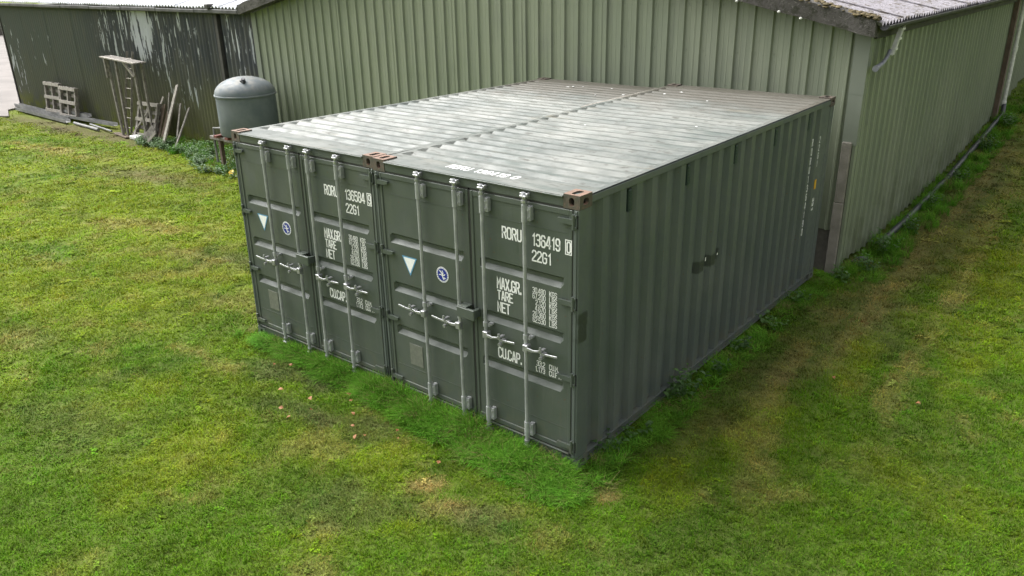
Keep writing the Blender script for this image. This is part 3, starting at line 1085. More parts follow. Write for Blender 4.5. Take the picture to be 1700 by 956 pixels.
def hole_face(bm, o, u, v, nrm, wu, wv, hu, hv, depth, n=16, cu=None, cv=None):
    """rectangle wu x wv at o with an oval slot hu x hv and its inner wall"""
    o, u, v, nrm = Vector(o), Vector(u), Vector(v), Vector(nrm)
    cu = wu / 2 if cu is None else cu
    cv = wv / 2 if cv is None else cv
    out, inn = [], []
    for k_ in range(n):
        a = 2 * math.pi * (k_ + 0.5) / n
        ca, sa = math.cos(a), math.sin(a)
        m = max(abs(ca), abs(sa))
        ou = wu / 2 + ca / m * wu / 2
        ov = wv / 2 + sa / m * wv / 2
        r = min(hu, hv)
        iu = cu + (hu - r) / 2 * (1 if ca > 0 else -1) + r / 2 * ca if hu > hv else cu + r / 2 * ca
        iv = cv + (hv - r) / 2 * (1 if sa > 0 else -1) + r / 2 * sa if hv > hu else cv + r / 2 * sa
        out.append(o + u * ou + v * ov)
        inn.append(o + u * iu + v * iv)
    deep = [p - nrm * depth for p in inn]
    vv = out + inn + deep
    ff = []
    for k_ in range(n):
        b = (k_ + 1) % n
        ff.append((k_, b, n + b, n + k_))
        ff.append((n + k_, n + b, 2 * n + b, 2 * n + k_))
    # the four true corners
    cs = [o, o + u * wu, o + u * wu + v * wv, o + v * wv]
    base = len(vv)
    vv += cs
    q4 = n // 4
    for ci, kk in ((2, q4 // 2 - 1), (3, q4 + q4 // 2 - 1), (0, 2 * q4 + q4 // 2 - 1), (1, 3 * q4 + q4 // 2 - 1)):
        ff.append((kk, base + ci, (kk + 1) % n))
    bm.add(vv, ff)


def casting(cx, cy, top):
    """corner casting; cx in (0, -CW) side, cy in (0, CL)"""
    a, b, h = 0.162, 0.178, 0.118
    bm = MB()
    x0 = 0.0 if cx == 0 else -CW
    sx = -1 if cx == 0 else 1
    y0 = 0.0 if cy == 0 else CL
    sy = 1 if cy == 0 else -1
    z0 = CH - h if top else 0.0
    d = 0.03
    # end face, side face and top or bottom face carry the slots
    hole_face(bm, (x0, y0, z0), (sx, 0, 0), (0, 0, 1), (0, -sy, 0), a, h, 0.052, 0.070, d)
    hole_face(bm, (x0, y0, z0), (0, sy, 0), (0, 0, 1), (-sx, 0, 0), b, h, 0.080, 0.056, d)
    zt = CH if top else 0.0
    hole_face(bm, (x0, y0, zt), (sx, 0, 0), (0, sy, 0), (0, 0, 1 if top else -1), a, b, 0.064, 0.124, d)
    zo = z0 if top else h
    x1_, y1_ = x0 + sx * a, y0 + sy * b
    bm.add([(x0, y0, zo), (x1_, y0, zo), (x1_, y1_, zo), (x0, y1_, zo)], [(0, 1, 2, 3)])
    bm.add([(x1_, y0, z0), (x1_, y1_, z0), (x1_, y1_, z0 + h), (x1_, y0, z0 + h)], [(0, 1, 2, 3)])
    bm.add([(x0, y1_, z0), (x1_, y1_, z0), (x1_, y1_, z0 + h), (x0, y1_, z0 + h)], [(0, 1, 2, 3)])
    return bm


def corr(y0, y1, pitch, fo, sl, fi, depth):
    """trapezoid corrugation: outer flat fo, slope sl, inner flat fi, slope sl"""
    us, ds = [y0], [0.0]
    u = y0 + 0.03
    while u + pitch < y1 - 0.01:
        for du, d in ((0, 0.0), (sl, -depth), (sl + fi, -depth), (2 * sl + fi, 0.0)):
            us.append(u + du)
            ds.append(d)
        u += pitch
    us.append(y1)
    ds.append(0.0)
    return us, ds


DOOR_Y = 0.010
Z0D, Z1D = 0.172, 2.462
GROOVES = [(1.86, 1.755), (1.345, 1.235), (0.865, 0.755)]


def door_surface(xa, xb):
    """pressed door skin with three closed-end grooves"""
    fx = 0.085
    xs = [xa, xa + fx, xa + fx + 0.035, xb - fx - 0.035, xb - fx, xb]
    rx = [0, 0, 1, 1, 0, 0]
    zs, gz_ = [Z0D], [0.0]
    for (t_, b_) in GROOVES[::-1]:
        h = t_ - b_
        zs += [b_, b_ + h * 0.40, t_ - h * 0.26, t_]
        gz_ += [0, 1, 1, 0]
    zs.append(Z1D)
    gz_.append(0.0)
    vv = [(x, DOOR_Y + 0.036 * a * b, z) for z, b in zip(zs, gz_) for x, a in zip(xs, rx)]
    nx = len(xs)
    ff = [(r * nx + c, r * nx + c + 1, (r + 1) * nx + c + 1, (r + 1) * nx + c) for r in range(len(zs) - 1) for c in range(nx - 1)]
    bm = MB()
    bm.add(vv, ff)
    bm.box(xa, xb, DOOR_Y + 0.05, DOOR_Y + 0.056, Z0D, Z1D)
    # rolled frame of the leaf
    for (a, b, c, d) in ((xa, xa + 0.032, Z0D, Z1D), (xb - 0.032, xb, Z0D, Z1D)):
        bm.box(a, b, DOOR_Y - 0.010, DOOR_Y + 0.045, c, d, 0.004)
    for (c, d) in ((Z0D, Z0D + 0.05), (Z1D - 0.05, Z1D)):
        bm.box(xa + 0.0321, xb - 0.0321, DOOR_Y - 0.009, DOOR_Y + 0.045, c, d, 0.004)
    # welded seams
    bm.box(xa + 0.06, xb - 0.06, DOOR_Y - 0.003, DOOR_Y + 0.005, 0.400, 0.404)
    bm.box(xa + 0.06, xb - 0.06, DOOR_Y - 0.003, DOOR_Y + 0.005, 2.255, 2.259)
    return bm


def cam_end(x, z, up):
    """locking cam and its keeper at one end of a rod"""
    bm = MB()
    s_ = 1 if up else -1
    ry = -0.045
    bm.tube([(x, ry, z - s_ * 0.055), (x, ry, z - s_ * 0.035)], [0.026, 0.026], 10)
    bm.tube([(x, ry, z - s_ * 0.034), (x, ry, z + s_ * 0.0)], [0.017, 0.020], 10)
    bm.box(x - 0.032, x + 0.034, ry - 0.024, ry + 0.012, z - 0.010, z + 0.010, 0.004)
    bm.box(x - 0.040, x - 0.016, ry - 0.008, ry + 0.035, z - 0.016 + s_ * 0.012, z + 0.016 + s_ * 0.012, 0.004)
    bm.box(x + 0.018, x + 0.040, ry - 0.006, ry + 0.035, z - 0.018 + s_ * 0.008, z + 0.018 + s_ * 0.008, 0.004)
    bm.tube([(x, ry, z + s_ * 0.010), (x, ry, z + s_ * 0.030)], [0.024, 0.016], 10)
    return bm


def rod_bracket(x, z, h, side):
    bm = MB()
    bm.tube([(x, -0.045, z - h / 2), (x, -0.045, z + h / 2)], 0.0245, 12)
    bm.box(x + side * 0.022 - 0.006, x + side * 0.022 + 0.040, -0.040, DOOR_Y - 0.001, z - h / 2 + 0.012, z + h / 2 - 0.012, 0.004)
    bm.tube([(x + side * 0.036 + 0.004, -0.048, z + h * 0.22), (x + side * 0.036 + 0.004, -0.030, z + h * 0.22)], 0.010, 8)
    bm.tube([(x + side * 0.036 + 0.004, -0.048, z - h * 0.22), (x + side * 0.036 + 0.004, -0.030, z - h * 0.22)], 0.010, 8)
    return bm


def handle(x, z, s_):
    """swing handle pointing s_ (-1 left, +1 right) with its hub on the rod and the catch on the door"""
    bm = MB()
    bm.box(x - 0.026 + s_ * 0.01, x + 0.030 + s_ * 0.012, -0.082, -0.020, z - 0.035, z + 0.035, 0.006)
    p = [(x + s_ * 0.03, -0.076, z + 0.004), (x + s_ * 0.10, -0.078, z - 0.002), (x + s_ * 0.16, -0.072, z + 0.010), (x + s_ * 0.21, -0.064, z - 0.006), (x + s_ * 0.27, -0.066, z + 0.0), (x + s_ * 0.36, -0.066, z + 0.008)]
    for a, b in zip(p[:-1], p[1:]):
        bm.beam(a, b, 0.012, 0.022 if a[0] != p[0][0] else 0.030, up=(0, 0, 1), ch=0.003)
    return bm


def handle_catch(x, z, s_):
    bm = MB()
    xc = x + s_ * 0.185
    bm.box(xc - 0.022, xc + 0.022, -0.058, DOOR_Y - 0.001, z - 0.052, z - 0.018, 0.004)
    bm.box(xc - 0.018, xc + 0.018, -0.088, -0.010, z + 0.020, z + 0.032, 0.003)
    bm.tube([(xc, -0.080, z + 0.03), (xc, -0.080, z + 0.062)], [0.014, 0.010], 8)
    bm.tube([(xc + 0.006, -0.066, z - 0.045), (xc + 0.006, -0.090, z - 0.045)], 0.017, 9)
    return bm


def front_map(u, v, k_):
    return (u, DOOR_Y - 0.0025 - k_, v)


def build_container(label, digits, check, left_of_pair):
    c = thing('shipping_container', label, 'container', (0, 0, 0), 'pair of twenty foot containers side by side')
    # castings
    for cx in (0, 1):
        for cy in (0, 1):
            for top in (True, False):
                casting(cx, cy, top).build('corner_casting', (M['casting'] if cy == 0 else M['oldcast']) if top else M['cont'], c)
    # posts
    for cx in (0, 1):
        xa, xb = (-0.066, -0.004) if cx == 0 else (-CW + 0.004, -CW + 0.066)
        bm = MB()
        bm.box(xa, xb, 0.002, 0.155, 0.118, CH - 0.118, 0.006)
        xo = -0.034 if cx == 0 else -CW + 0.034
        bm.box(xo - 0.010, xo + 0.010, -0.006, 0.004, 0.13, CH - 0.13, 0.003)
        bm.build('corner_post', M['cont'], c)
        bm = MB()
        bm.box(xa, xb, CL - 0.15, CL - 0.004, 0.118, CH - 0.118, 0.01)
        bm.build('corner_post', M['cont'], c)
    # header, sill
    bm = MB()
    bm.box(-CW + 0.163, -0.163, 0.004, 0.10, Z1D + 0.018, CH - 0.018, 0.004)
    bm.box(-CW + 0.163, -0.163, -0.016, 0.0039, CH - 0.032, CH - 0.0185, 0.003)
    bm.build('door_header', M['door'], c)
    bm = MB()
    bm.box(-CW + 0.163, -0.163, 0.006, 0.12, 0.020, Z0D - 0.014, 0.004)
    bm.box(-CW + 0.083, -0.083, -0.012, 0.03, Z0D - 0.024, Z0D - 0.012, 0.003)
    bm.build('door_sill', M['door'], c)
    # side walls with rails
    us, ds = corr(0.156, CL - 0.151, 0.2745, 0.0985, 0.038, 0.100, 0.052)
    for cx in (0, 1):
        f = (lambda u, d, v: (-0.012 + d, u, v)) if cx == 0 else (lambda u, d, v: (-CW + 0.012 - d, u, v))
        bm = MB()
        bm.sheet(us, ds, f, lambda u: 0.1125, lambda u: CH - 0.0935, 0.003)
        wall = bm.build('side_wall', M['cont'], c)
        bm = MB()
        s_ = 1 if cx == 0 else -1
        xo = 0.0 if cx == 0 else -CW
        lo, hi = sorted((xo - s_ * 0.003, xo - s_ * 0.064))
        bm.box(lo, hi, 0.163, CL - 0.163, CH - 0.093, CH - 0.030, 0.005)
        bm.build('top_rail', M['cont'], c)
        bm = MB()
        lo, hi = sorted((xo - s_ * 0.002, xo - s_ * 0.062))
        bm.box(lo, hi, 0.163, CL - 0.163, 0.104, 0.112)
        lo, hi = sorted((xo - s_ * 0.034, xo - s_ * 0.040))
        bm.box(lo, hi, 0.163, CL - 0.163, 0.022, 0.1039)
        lo, hi = sorted((xo - s_ * 0.006, xo - s_ * 0.060))
        bm.box(lo, hi, 0.163, CL - 0.163, 0.014, 0.0219)
        bm.build('bottom_rail', M['cont'], c)
        if cx == 0 and not left_of_pair:
            for q in range(5):
                yv = 0.795 + 1.135 * q
                u0 = 0.186 + 0.2745 * round((yv - 0.186 - 0.10) / 0.2745) + 0.052
                bm = MB()
                bm.box(-0.0635, -0.020, u0 + 0.004, u0 + 0.060, 2.265, 2.465, 0.004)
                for zz in np.arange(2.285, 2.455, 0.03):
                    bm.box(-0.0179, -0.014, u0 + 0.010, u0 + 0.054, zz, zz + 0.012)
                bm.build('vent_cover', M['vent'], wall)
            # markings stacked letter by letter near the far post
            bm = MB()

            def smap(y_c):
                return lambda u, v, k_: (-0.0095 + k_, y_c + u, v)
            zt = 2.125
            for ch_ in 'RORU' + digits + check:
                text_mb(bm, ch_, 0, zt - 0.085, 0.085, 0.7, smap(5.365))
                zt -= 0.122
            zt = 2.115
            for ch_ in '22G1':
                text_mb(bm, ch_, 0, zt - 0.075, 0.075, 0.7, smap(5.640))
                zt -= 0.108
            bm.build('side_lettering', M['white'], wall)
            bm = MB()
            bm.box(-0.0085, -0.007, 5.645, 5.715, 1.40, 1.53)
            st = bm.build('yellow_sticker', M['yellow'], wall)
            st['label'] = 'small orange yellow sticker near the far end of the side wall'
            bm = MB()
            for (zz, hh) in ((1.225, 0.05), (1.16, 0.055), (1.10, 0.035)):
                bm.add([(-0.0085, 5.645, zz), (-0.0085, 5.705, zz), (-0.0085, 5.705, zz + hh * 0.35), (-0.0085, 5.645, zz + hh * 0.35)], [(0, 1, 2, 3)])
                bm.add([(-0.0081, 5.645, zz + hh * 0.35), (-0.0081, 5.665, zz + hh * 0.35), (-0.0081, 5.66, zz + hh), (-0.0081, 5.645, zz + hh)], [(0, 1, 2, 3)])
                bm.add([(-0.0081, 5.680, zz + hh * 0.35), (-0.0081, 5.705, zz + hh * 0.35), (-0.0081, 5.705, zz + hh), (-0.0081, 5.69, zz + hh)], [(0, 1, 2, 3)])
            bm.build('side_marks', M['white'], wall)
            bm = MB()
            bm.add([(-0.0085, 2.404, 1.325), (-0.0085, 2.425, 1.325), (-0.0085, 2.420, 1.372), (-0.0085, 2.406, 1.368)], [(0, 1, 2, 3)])
            bm.add([(-0.0085, 2.690, 1.315), (-0.0085, 2.715, 1.312), (-0.0085, 2.712, 1.338), (-0.0085, 2.695, 1.335)], [(0, 1, 2, 3)])
            bm.build('paint_chips', M['white'], wall)
    # closed end
    us, ds = corr(-CW + 0.081, -0.081, 0.25, 0.11, 0.02, 0.10, 0.045)
    bm = MB()
    bm.sheet(us, ds, lambda u, d, v: (u, CL - 0.012 + d, v), lambda u: 0.12, lambda u: CH - 0.10, 0.003)
    bm.build('end_wall', M['cont'], c)
    bm = MB()
    bm.box(-CW + 0.163, -0.163, CL - 0.075, CL - 0.006, CH - 0.10, CH - 0.024, 0.005)
    bm.build('end_rail', M['cont'], c)
    bm = MB()
    bm.box(-CW + 0.066, -0.066, 0.13, CL - 0.08, 0.06, 0.11)
    bm.build('floor', M['woodbrown'], c)
    # roof: transverse corrugations between flat margins, corrugation ends ramp up to the rails
    ys, hs = [0.075], [0.0]
    y = 0.33
    while y + 0.209 < CL - 0.22:
        for du, d in ((0, 0), (0.050, -1), (0.098, -1), (0.148, 0)):
            ys.append(y + du)
            hs.append(d)
        y += 0.209
    ys.append(CL - 0.076)
    hs.append(0)
    xs = [-CW + 0.004, -CW + 0.055, -CW + 0.095] + list(np.linspace(-CW + 0.3, -0.3, 9)) + [-0.095, -0.055, -0.004]
    rx = [0, 0, 1] + [1] * 9 + [1, 0, 0]
    zr = CH - 0.0155
    vv = []
    for y, h in zip(ys, hs):
        for x, r in zip(xs, rx):
            dent = 0.0
            if r:
                dent = 0.010 * (float(vnoise(np.array(x * 1.7 + 3 + 5 * left_of_pair), np.array(y * 1.3))) - 0.45)
            if (y < 0.2 or y > CL - 0.2) and (x < -CW + 0.17 or x > -0.17):
                pass
            vv.append((x, y, zr + 0.028 * h * r + (dent if 0.3 < y < CL - 0.3 else 0)))
    nx = len(xs)
    ff = [(r * nx + q, r * nx + q + 1, (r + 1) * nx + q + 1, (r + 1) * nx + q) for r in range(len(ys) - 1) for q in range(nx - 1)]
    bm = MB()
    bm.add(vv, ff)
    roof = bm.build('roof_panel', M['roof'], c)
    bm = MB()
    bm.box(-CW + 0.163, -0.163, -0.004, 0.0749, CH - 0.0180, CH - 0.0150)
    bm.build('roof_edge', M['roof'], roof)
    bm = MB()
    bm.box(-CW + 0.163, -0.163, CL - 0.0755, CL - 0.004, CH - 0.0230, CH - 0.0158)
    bm.build('roof_edge', M['roof'], roof)
    spots = [(-1.42, 5.47), (-1.27, 5.52), (-0.78, 5.58), (-0.60, 4.85), (-0.28, 5.10), (-1.45, 5.36)] if left_of_pair else [(-2.08, 5.15), (-1.95, 5.42), (-1.30, 4.9), (-0.6, 3.2), (-1.7, 2.6)]
    for (sx_, sy_) in spots:
        bm = MB()
        n = 9
        r0 = random.uniform(0.012, 0.024)
        zz = zr + 0.006
        rim = [(sx_ + r0 * random.uniform(0.6, 1.5) * math.cos(2 * math.pi * k_ / n), sy_ + r0 * random.uniform(0.6, 1.5) * math.sin(2 * math.pi * k_ / n), zz - 0.005) for k_ in range(n)]
        bm.add(rim + [(sx_, sy_, zz)], [(k_, (k_ + 1) % n, n) for k_ in range(n)])
        bm.build('bird_dropping', M['white'], roof)
    if not left_of_pair:
        bm = MB()
        text_mb(bm, 'RORU ' + digits + ' ' + check, -1.62, 0.175, 0.10, 0.85, lambda u, v, k_: (u, v, zr + 0.002 + k_), bold=0.55)
        bm.build('roof_lettering', M['white'], roof)
    # doors
    sp = -1.195
    for side in (0, 1):
        xa, xb = (-CW + 0.072, sp - 0.012) if side == 0 else (sp + 0.012, -0.072)
        d = door_surface(xa, xb).build('door', M['door'], c)
        bm = MB()
        if side == 0:
            bm.box(xb + 0.001, xb + 0.023, DOOR_Y - 0.004, DOOR_Y + 0.03, Z0D, Z1D)
        bm.box(xa - 0.0055 if side == 0 else xb + 0.0005, xa - 0.0005 if side == 0 else xb + 0.0055, DOOR_Y - 0.006, DOOR_Y + 0.03, Z0D, Z1D)
        bm.box(xa, xb, DOOR_Y - 0.004, DOOR_Y + 0.03, Z1D + 0.001, Z1D + 0.017)
        bm.box(xa, xb, DOOR_Y - 0.004, DOOR_Y + 0.03, Z0D - 0.0115, Z0D - 0.001)
        bm.build('door_gasket', M['rubber'], d)
        rods = (-1.79, -1.325) if side == 0 else (-1.003, -0.532)
        hs_ = -1 if side == 0 else 1
        for ri, xr in enumerate(rods):
            bm = MB()
            bm.tube([(xr, -0.045, 0.14), (xr, -0.045, 1.3), (xr, -0.045, 2.49)], 0.0172, 12)
            bm.build('lock_rod', M['galv'], d, smooth=True)
            cam_end(xr, 2.520, True).build('lock_cam', M['zinc'], d)
            cam_end(xr, 0.100, False).build('lock_cam', M['zinc'], d)
            rod_bracket(xr, 2.372, 0.15, 1).build('rod_bracket', M['galv'], d)
            rod_bracket(xr, 0.275, 0.15, 1).build('rod_bracket', M['galv'], d)
            zh = 1.125
            rod_bracket(xr, 1.225, 0.045, 1).build('rod_bracket', M['galv'], d)
            handle(xr, zh, hs_).build('door_handle', M['zinc'], d)
            handle_catch(xr, zh, hs_).build('handle_catch', M['zinc'], d)
        for zh in (0.240, 0.930, 1.650, 2.370):
            bm = MB()
            px_ = -CW + 0.052 if side == 0 else -0.052
            s_ = 1 if side == 0 else -1
            bm.tube([(px_, -0.014, zh - 0.065), (px_, -0.014, zh + 0.065)], 0.013, 9)
            p = [(px_, zh - 0.022), (px_ + s_ * 0.10, zh - 0.022), (px_ + s_ * 0.155, zh - 0.008), (px_ + s_ * 0.155, zh + 0.018), (px_, zh + 0.022)]
            n = len(p)
            bm.add([(q[0], -0.022, q[1]) for q in p] + [(q[0], DOOR_Y - 0.0105, q[1]) for q in p],
                   [tuple(range(n)), tuple(range(2 * n - 1, n - 1, -1))] + [(k_, (k_ + 1) % n, n + (k_ + 1) % n, n + k_) for k_ in range(n)])
            lo, hi = sorted((px_ - s_ * 0.028, px_ + s_ * 0.012))
            bm.box(lo, hi, -0.016, 0.0019, zh + 0.035, zh + 0.060, 0.003)
            bm.box(lo, hi, -0.016, 0.0019, zh - 0.060, zh - 0.035, 0.003)
            bm.build('hinge', M['door'], d)
            bm = MB()
            xq = -0.021 if side == 1 else -CW + 0.021
            bm.box(xq - 0.007, xq + 0.007, 0.0, 0.0018, zh - 0.055, zh + 0.055)
            bm.build('hinge_slot', M['hole'], d)
        if side == 0:
            # lock box bridging the two leaves
            bm = MB()
            bm.box(-1.315, -1.098, -0.100, -0.070, 1.238, 1.345, 0.006)
            bm.box(-1.300, -1.262, -0.0699, DOOR_Y - 0.001, 1.252, 1.330, 0.004)
            bm.box(-1.150, -1.112, -0.0699, DOOR_Y - 0.001, 1.252, 1.330, 0.004)
            bm.box(-1.305, -1.20, -0.092, 0.0, 1.3455, 1.356, 0.003)
            bm.build('lock_box', M['door'], d)
            bm = MB()
            bm.box(-2.108, -1.922, DOOR_Y - 0.0045, DOOR_Y - 0.001, 0.448, 0.690, 0.001)
            pl_ = bm.build('data_plate', M['plate'], d)
            # triangle
            bm = MB()
            yq = DOOR_Y - 0.003
            bm.add([(-2.125, yq, 1.652), (-1.918, yq, 1.652), (-2.021, yq, 1.452)], [(0, 1, 2)])
            tr = bm.build('triangle_sticker', M['triblue'], d)
            tr['label'] = 'white downward triangle sticker with a pale blue border'
            bm = MB()
            yq = DOOR_Y - 0.0045
            bm.add([(-2.104, yq, 1.640), (-1.939, yq, 1.640), (-2.021, yq, 1.478)], [(0, 1, 2)])
            bm.build('triangle_sticker', M['white'], d)
            # round emblem: white ring with blue ticks, blue field, pale curled figure
            ex, ez = -1.578, 1.566

            def disc(r, yq, n=32):
                b = MB()
                b.add([(ex + r * math.cos(2 * math.pi * k_ / n), yq, ez + r * math.sin(2 * math.pi * k_ / n)) for k_ in range(n)], [tuple(range(n))])
                return b
            em = disc(0.080, DOOR_Y - 0.003).build('round_emblem', M['white'], d)
            em['label'] = 'round blue and white emblem sticker'
            disc(0.063, DOOR_Y - 0.0045).build('emblem_field', M['blue'], d)
            bm = MB()
            for k_ in range(20):
                a = 2 * math.pi * k_ / 20
                r = 0.0715
                s2 = 0.003
                bm.add([(ex + (r + dr) * math.cos(a + da), DOOR_Y - 0.0045, ez + (r + dr) * math.sin(a + da)) for dr, da in ((-s2, -0.06), (s2, -0.06), (s2, 0.06), (-s2, 0.06))], [(0, 1, 2, 3)])
            bm.build('emblem_ticks', M['blue'], d)
            bm = MB()
            curves = [[(-0.030, 0.036), (-0.012, 0.022), (0.004, 0.006), (0.002, -0.016), (0.010, -0.034), (0.018, -0.043)],
                      [(0.002, 0.040), (0.012, 0.022), (0.006, 0.004)], [(0.004, 0.004), (0.022, -0.004), (0.036, 0.010)],
                      [(-0.038, -0.004), (-0.020, 0.000), (0.0, -0.008)], [(0.012, -0.030), (0.030, -0.026), (0.040, -0.030)]]
            for ci, cv in enumerate(curves):
                vv, ff = ribbon(cv, 0.0048 if ci else 0.0065)
                bm.add([(ex + p.x, DOOR_Y - 0.006 - 0.0004 * ci, ez + p.y) for p in vv], ff)
            bm.build('emblem_figure', M['white'], d)
        else:
            bm = MB()
            text_mb(bm, 'RORU', -0.818, 2.090, 0.100, 0.69, front_map)
            ce = text_mb(bm, digits, -0.488, 2.088, 0.100, 0.66, front_map)
            # boxed check digit
            zb = 2.080
            ck_map = lambda u, v, k_: (u, DOOR_Y - 0.0125 - k_, v)
            text_mb(bm, check, -0.1195, 2.096, 0.092, 0.60, ck_map)
            vv, ff = ribbon([(-0.135, zb), (-0.076, zb), (-0.076, zb + 0.124), (-0.135, zb + 0.124), (-0.135, zb)], 0.0045)
            bm.add([ck_map(p.x, p.y, 0.001) for p in vv], ff)
            text_mb(bm, '22G1', -0.488, 1.946, 0.092, 0.74, front_map)
            text_mb(bm, 'MAX.GR.', -0.892, 1.596, 0.102, 0.60, front_map)
            text_mb(bm, 'TARE', -0.890, 1.488, 0.084, 0.68, front_map)
            text_mb(bm, 'NET', -0.892, 1.366, 0.092, 0.68, front_map)
            rows = (('30.480', 'KGS'), ('67.200', 'LBS'), ('2.120', 'KGS'), ('4.670', 'LBS'), ('28.360', 'KGS'), ('62.530', 'LBS'))
            for q, (a, b) in enumerate(rows):
                zz = 1.652 - 0.0565 * q
                text_mb(bm, a, -0.352, zz, 0.046, 0.72, front_map, 'r', 0.50)
                text_mb(bm, b, -0.308, zz, 0.046, 0.76, front_map, 'l', 0.50)
            text_mb(bm, 'CU.CAP.', -0.898, 0.898, 0.098, 0.62, front_map)
            text_mb(bm, '33.2', -0.360, 0.946, 0.048, 0.74, front_map, 'r', 0.50)
            text_mb(bm, 'CU.M.', -0.310, 0.946, 0.048, 0.74, front_map, 'l', 0.50)
            text_mb(bm, '1.173', -0.360, 0.884, 0.048, 0.74, front_map, 'r', 0.50)
            text_mb(bm, 'CU.FT.', -0.310, 0.884, 0.048, 0.74, front_map, 'l', 0.50)
            bm.build('door_lettering', M['white'], d)
    return c


build_container('dark green shipping container numbered 136419 0, the right one of the pair', '136419', '0', False)
cl = build_container('dark green shipping container numbered 136584 9, the left one of the pair', '136584', '9', True)
cl.location = (-CW - 0.026, 0.006, 0.0)
cl.rotation_euler = (-0.0125, 0.0, 0.0)

# strip of pale timber lying over the gap between the two roofs
bm = MB()
bm.beam((-2.46, 3.65, CH - 0.030), (-2.442, 5.75, CH - 0.036), 0.035, 0.03, ch=0.004)
tag(bm.build('timber_strip', M['woodpale']), 'thin pale timber strip lying in the gap between the two container roofs', 'timber strip')

# ------------------------------------------------------------------ water tank
TX, TY = -12.93, 5.50
tank = thing('water_tank', 'grey galvanised water tank with domed lid beside the black shed', 'tank', (TX, TY, 0))
TO = (TX, TY, 0)
r = 0.66
bm = MB()
bm.lathe([(0.02, 0.80), (r - 0.02, 0.80), (r, 0.83), (r, 1.26), (r, 1.70)], (TX, TY, 0), 48)
bm.build('tank_shell', M['tank'], tank, True, TO)
bm = MB()
bm.lathe([(r + 0.0, 1.672), (r + 0.028, 1.674), (r + 0.03, 1.70), (r + 0.022, 1.712), (r - 0.01, 1.714)], (TX, TY, 0), 48)
bm.build('tank_rim', M['tank'], tank, True, TO)
bm = MB()
prof = [(max(0.004, (r + 0.01) * math.cos(a)), 1.71 + 0.37 * math.sin(a)) for a in np.linspace(0, math.pi / 2, 14)]
bm.lathe(prof, (TX, TY, 0), 48)
dome = bm.build('dome_lid', M['tank'], tank, 'all', TO)
bm = MB()
ca = Vector((TX + 0.30, TY - 0.20, 2.005))
bm.tube([ca, ca + Vector((0.03, -0.02, 0.07))], [0.05, 0.045], 9)
bm.box(ca.x - 0.02, ca.x + 0.10, ca.y - 0.08, ca.y - 0.02, ca.z - 0.05, ca.z + 0.03)
bm.build('lid_catch', M['blackpl'], dome, False, TO)
for q, (dx, dy) in enumerate(((-0.5, -0.5), (0.5, -0.5), (-0.5, 0.45), (0.5, 0.45))):
    bm = MB()
    bm.box(TX + dx - 0.045, TX + dx + 0.045, TY + dy - 0.045, TY + dy + 0.045, -0.05, 0.66, 0.008)
    bm.build('stand_leg', M['rustpost'], tank, False, TO)
for dy in (-0.5, 0.45):
    bm = MB()
    bm.box(TX - 0.85, TX + 0.95, TY + dy - 0.06, TY + dy + 0.06, 0.661, 0.74, 0.006)
    bm.build('stand_beam', M['wood'], tank, False, TO)
for dx in (-0.45, 0.0, 0.45):
    bm = MB()
    bm.box(TX + dx - 0.06, TX + dx + 0.06, TY - 0.66, TY + 0.62, 0.741, 0.799, 0.005)
    bm.build('stand_plank', M['redsteel'], tank, False, TO)
bm = MB()
bm.tube([(TX - 0.62, TY - 0.35, 0.90), (TX - 0.80, TY - 0.45, 0.90), (TX - 0.82, TY - 0.46, 0.55), (TX - 0.82, TY - 0.46, 0.1)], 0.028, 8)
bm.build('outlet_pipe', M['pipegrey'], tank, True, TO)

# ------------------------------------------------------------------ clutter against the black shed
fr = thing('timber_trestle', 'weathered timber goal shaped trestle with plank top standing against the black shed', 'trestle', (-19.0, 5.8, 0))
FO = (-19.0, 5.8, 0)
posts = [((-19.27, 5.53, 0), (-19.40, 5.55, 2.10)), ((-19.38, 5.72, 0), (-19.42, 5.78, 2.12)), ((-18.05, 5.58, 0), (-18.10, 5.60, 2.02)), ((-18.25, 5.88, 0), (-18.15, 5.86, 2.04))]
for a, b in posts:
    bm = MB()
    bm.beam(a, b, 0.075, 0.055, up=(0, 1, 0), ch=0.006)
    bm.build('post', M['wood'], fr, False, FO)
for q in range(3):
    bm = MB()
    y = 5.50 + 0.13 * q
    bm.beam((-19.62, y, 2.17), (-17.85, y + 0.02, 2.08), 0.105, 0.035, ch=0.004)
    bm.build('top_plank', M['woodpale'] if q == 0 else M['wood'], fr, False, FO)
bm = MB()
bm.beam((-18.55, 5.56, 2.08), (-18.10, 5.57, 1.72), 0.06, 0.05, up=(0, 1, 0), ch=0.005)
bm.build('brace', M['woodpale'], fr, False, FO)
bm = MB()
bm.beam((-19.40, 5.50, 1.62), (-19.41, 5.50, 2.13), 0.06, 0.09, up=(0, 1, 0), ch=0.005)
bm.build('brace', M['wood'], fr, False, FO)

ld = thing('ladder', 'narrow wooden ladder leaning on the black shed behind the timber trestle', 'ladder', (-19.5, 5.9, 0))
LO = (-19.5, 5.9, 0)
la, lb = Vector((-19.85, 5.85, 0.0)), Vector((-19.62, 6.26, 2.25))
sx = Vector((0.34, 0.02, 0))
for q in (0, 1):
    bm = MB()
    bm.beam(la + sx * q, lb + sx * q * 0.8, 0.035, 0.06, ch=0.004)
    bm.build('rail', M['wood'], ld, False, LO)
for q in range(8):
    t_ = (q + 0.6) / 8.3
    p = la.lerp(lb, t_)
    bm = MB()
    bm.tube([p, p + sx * (1 - 0.2 * t_)], 0.017, 7)
    bm.build('rung', M['woodpale'], ld, True, LO)


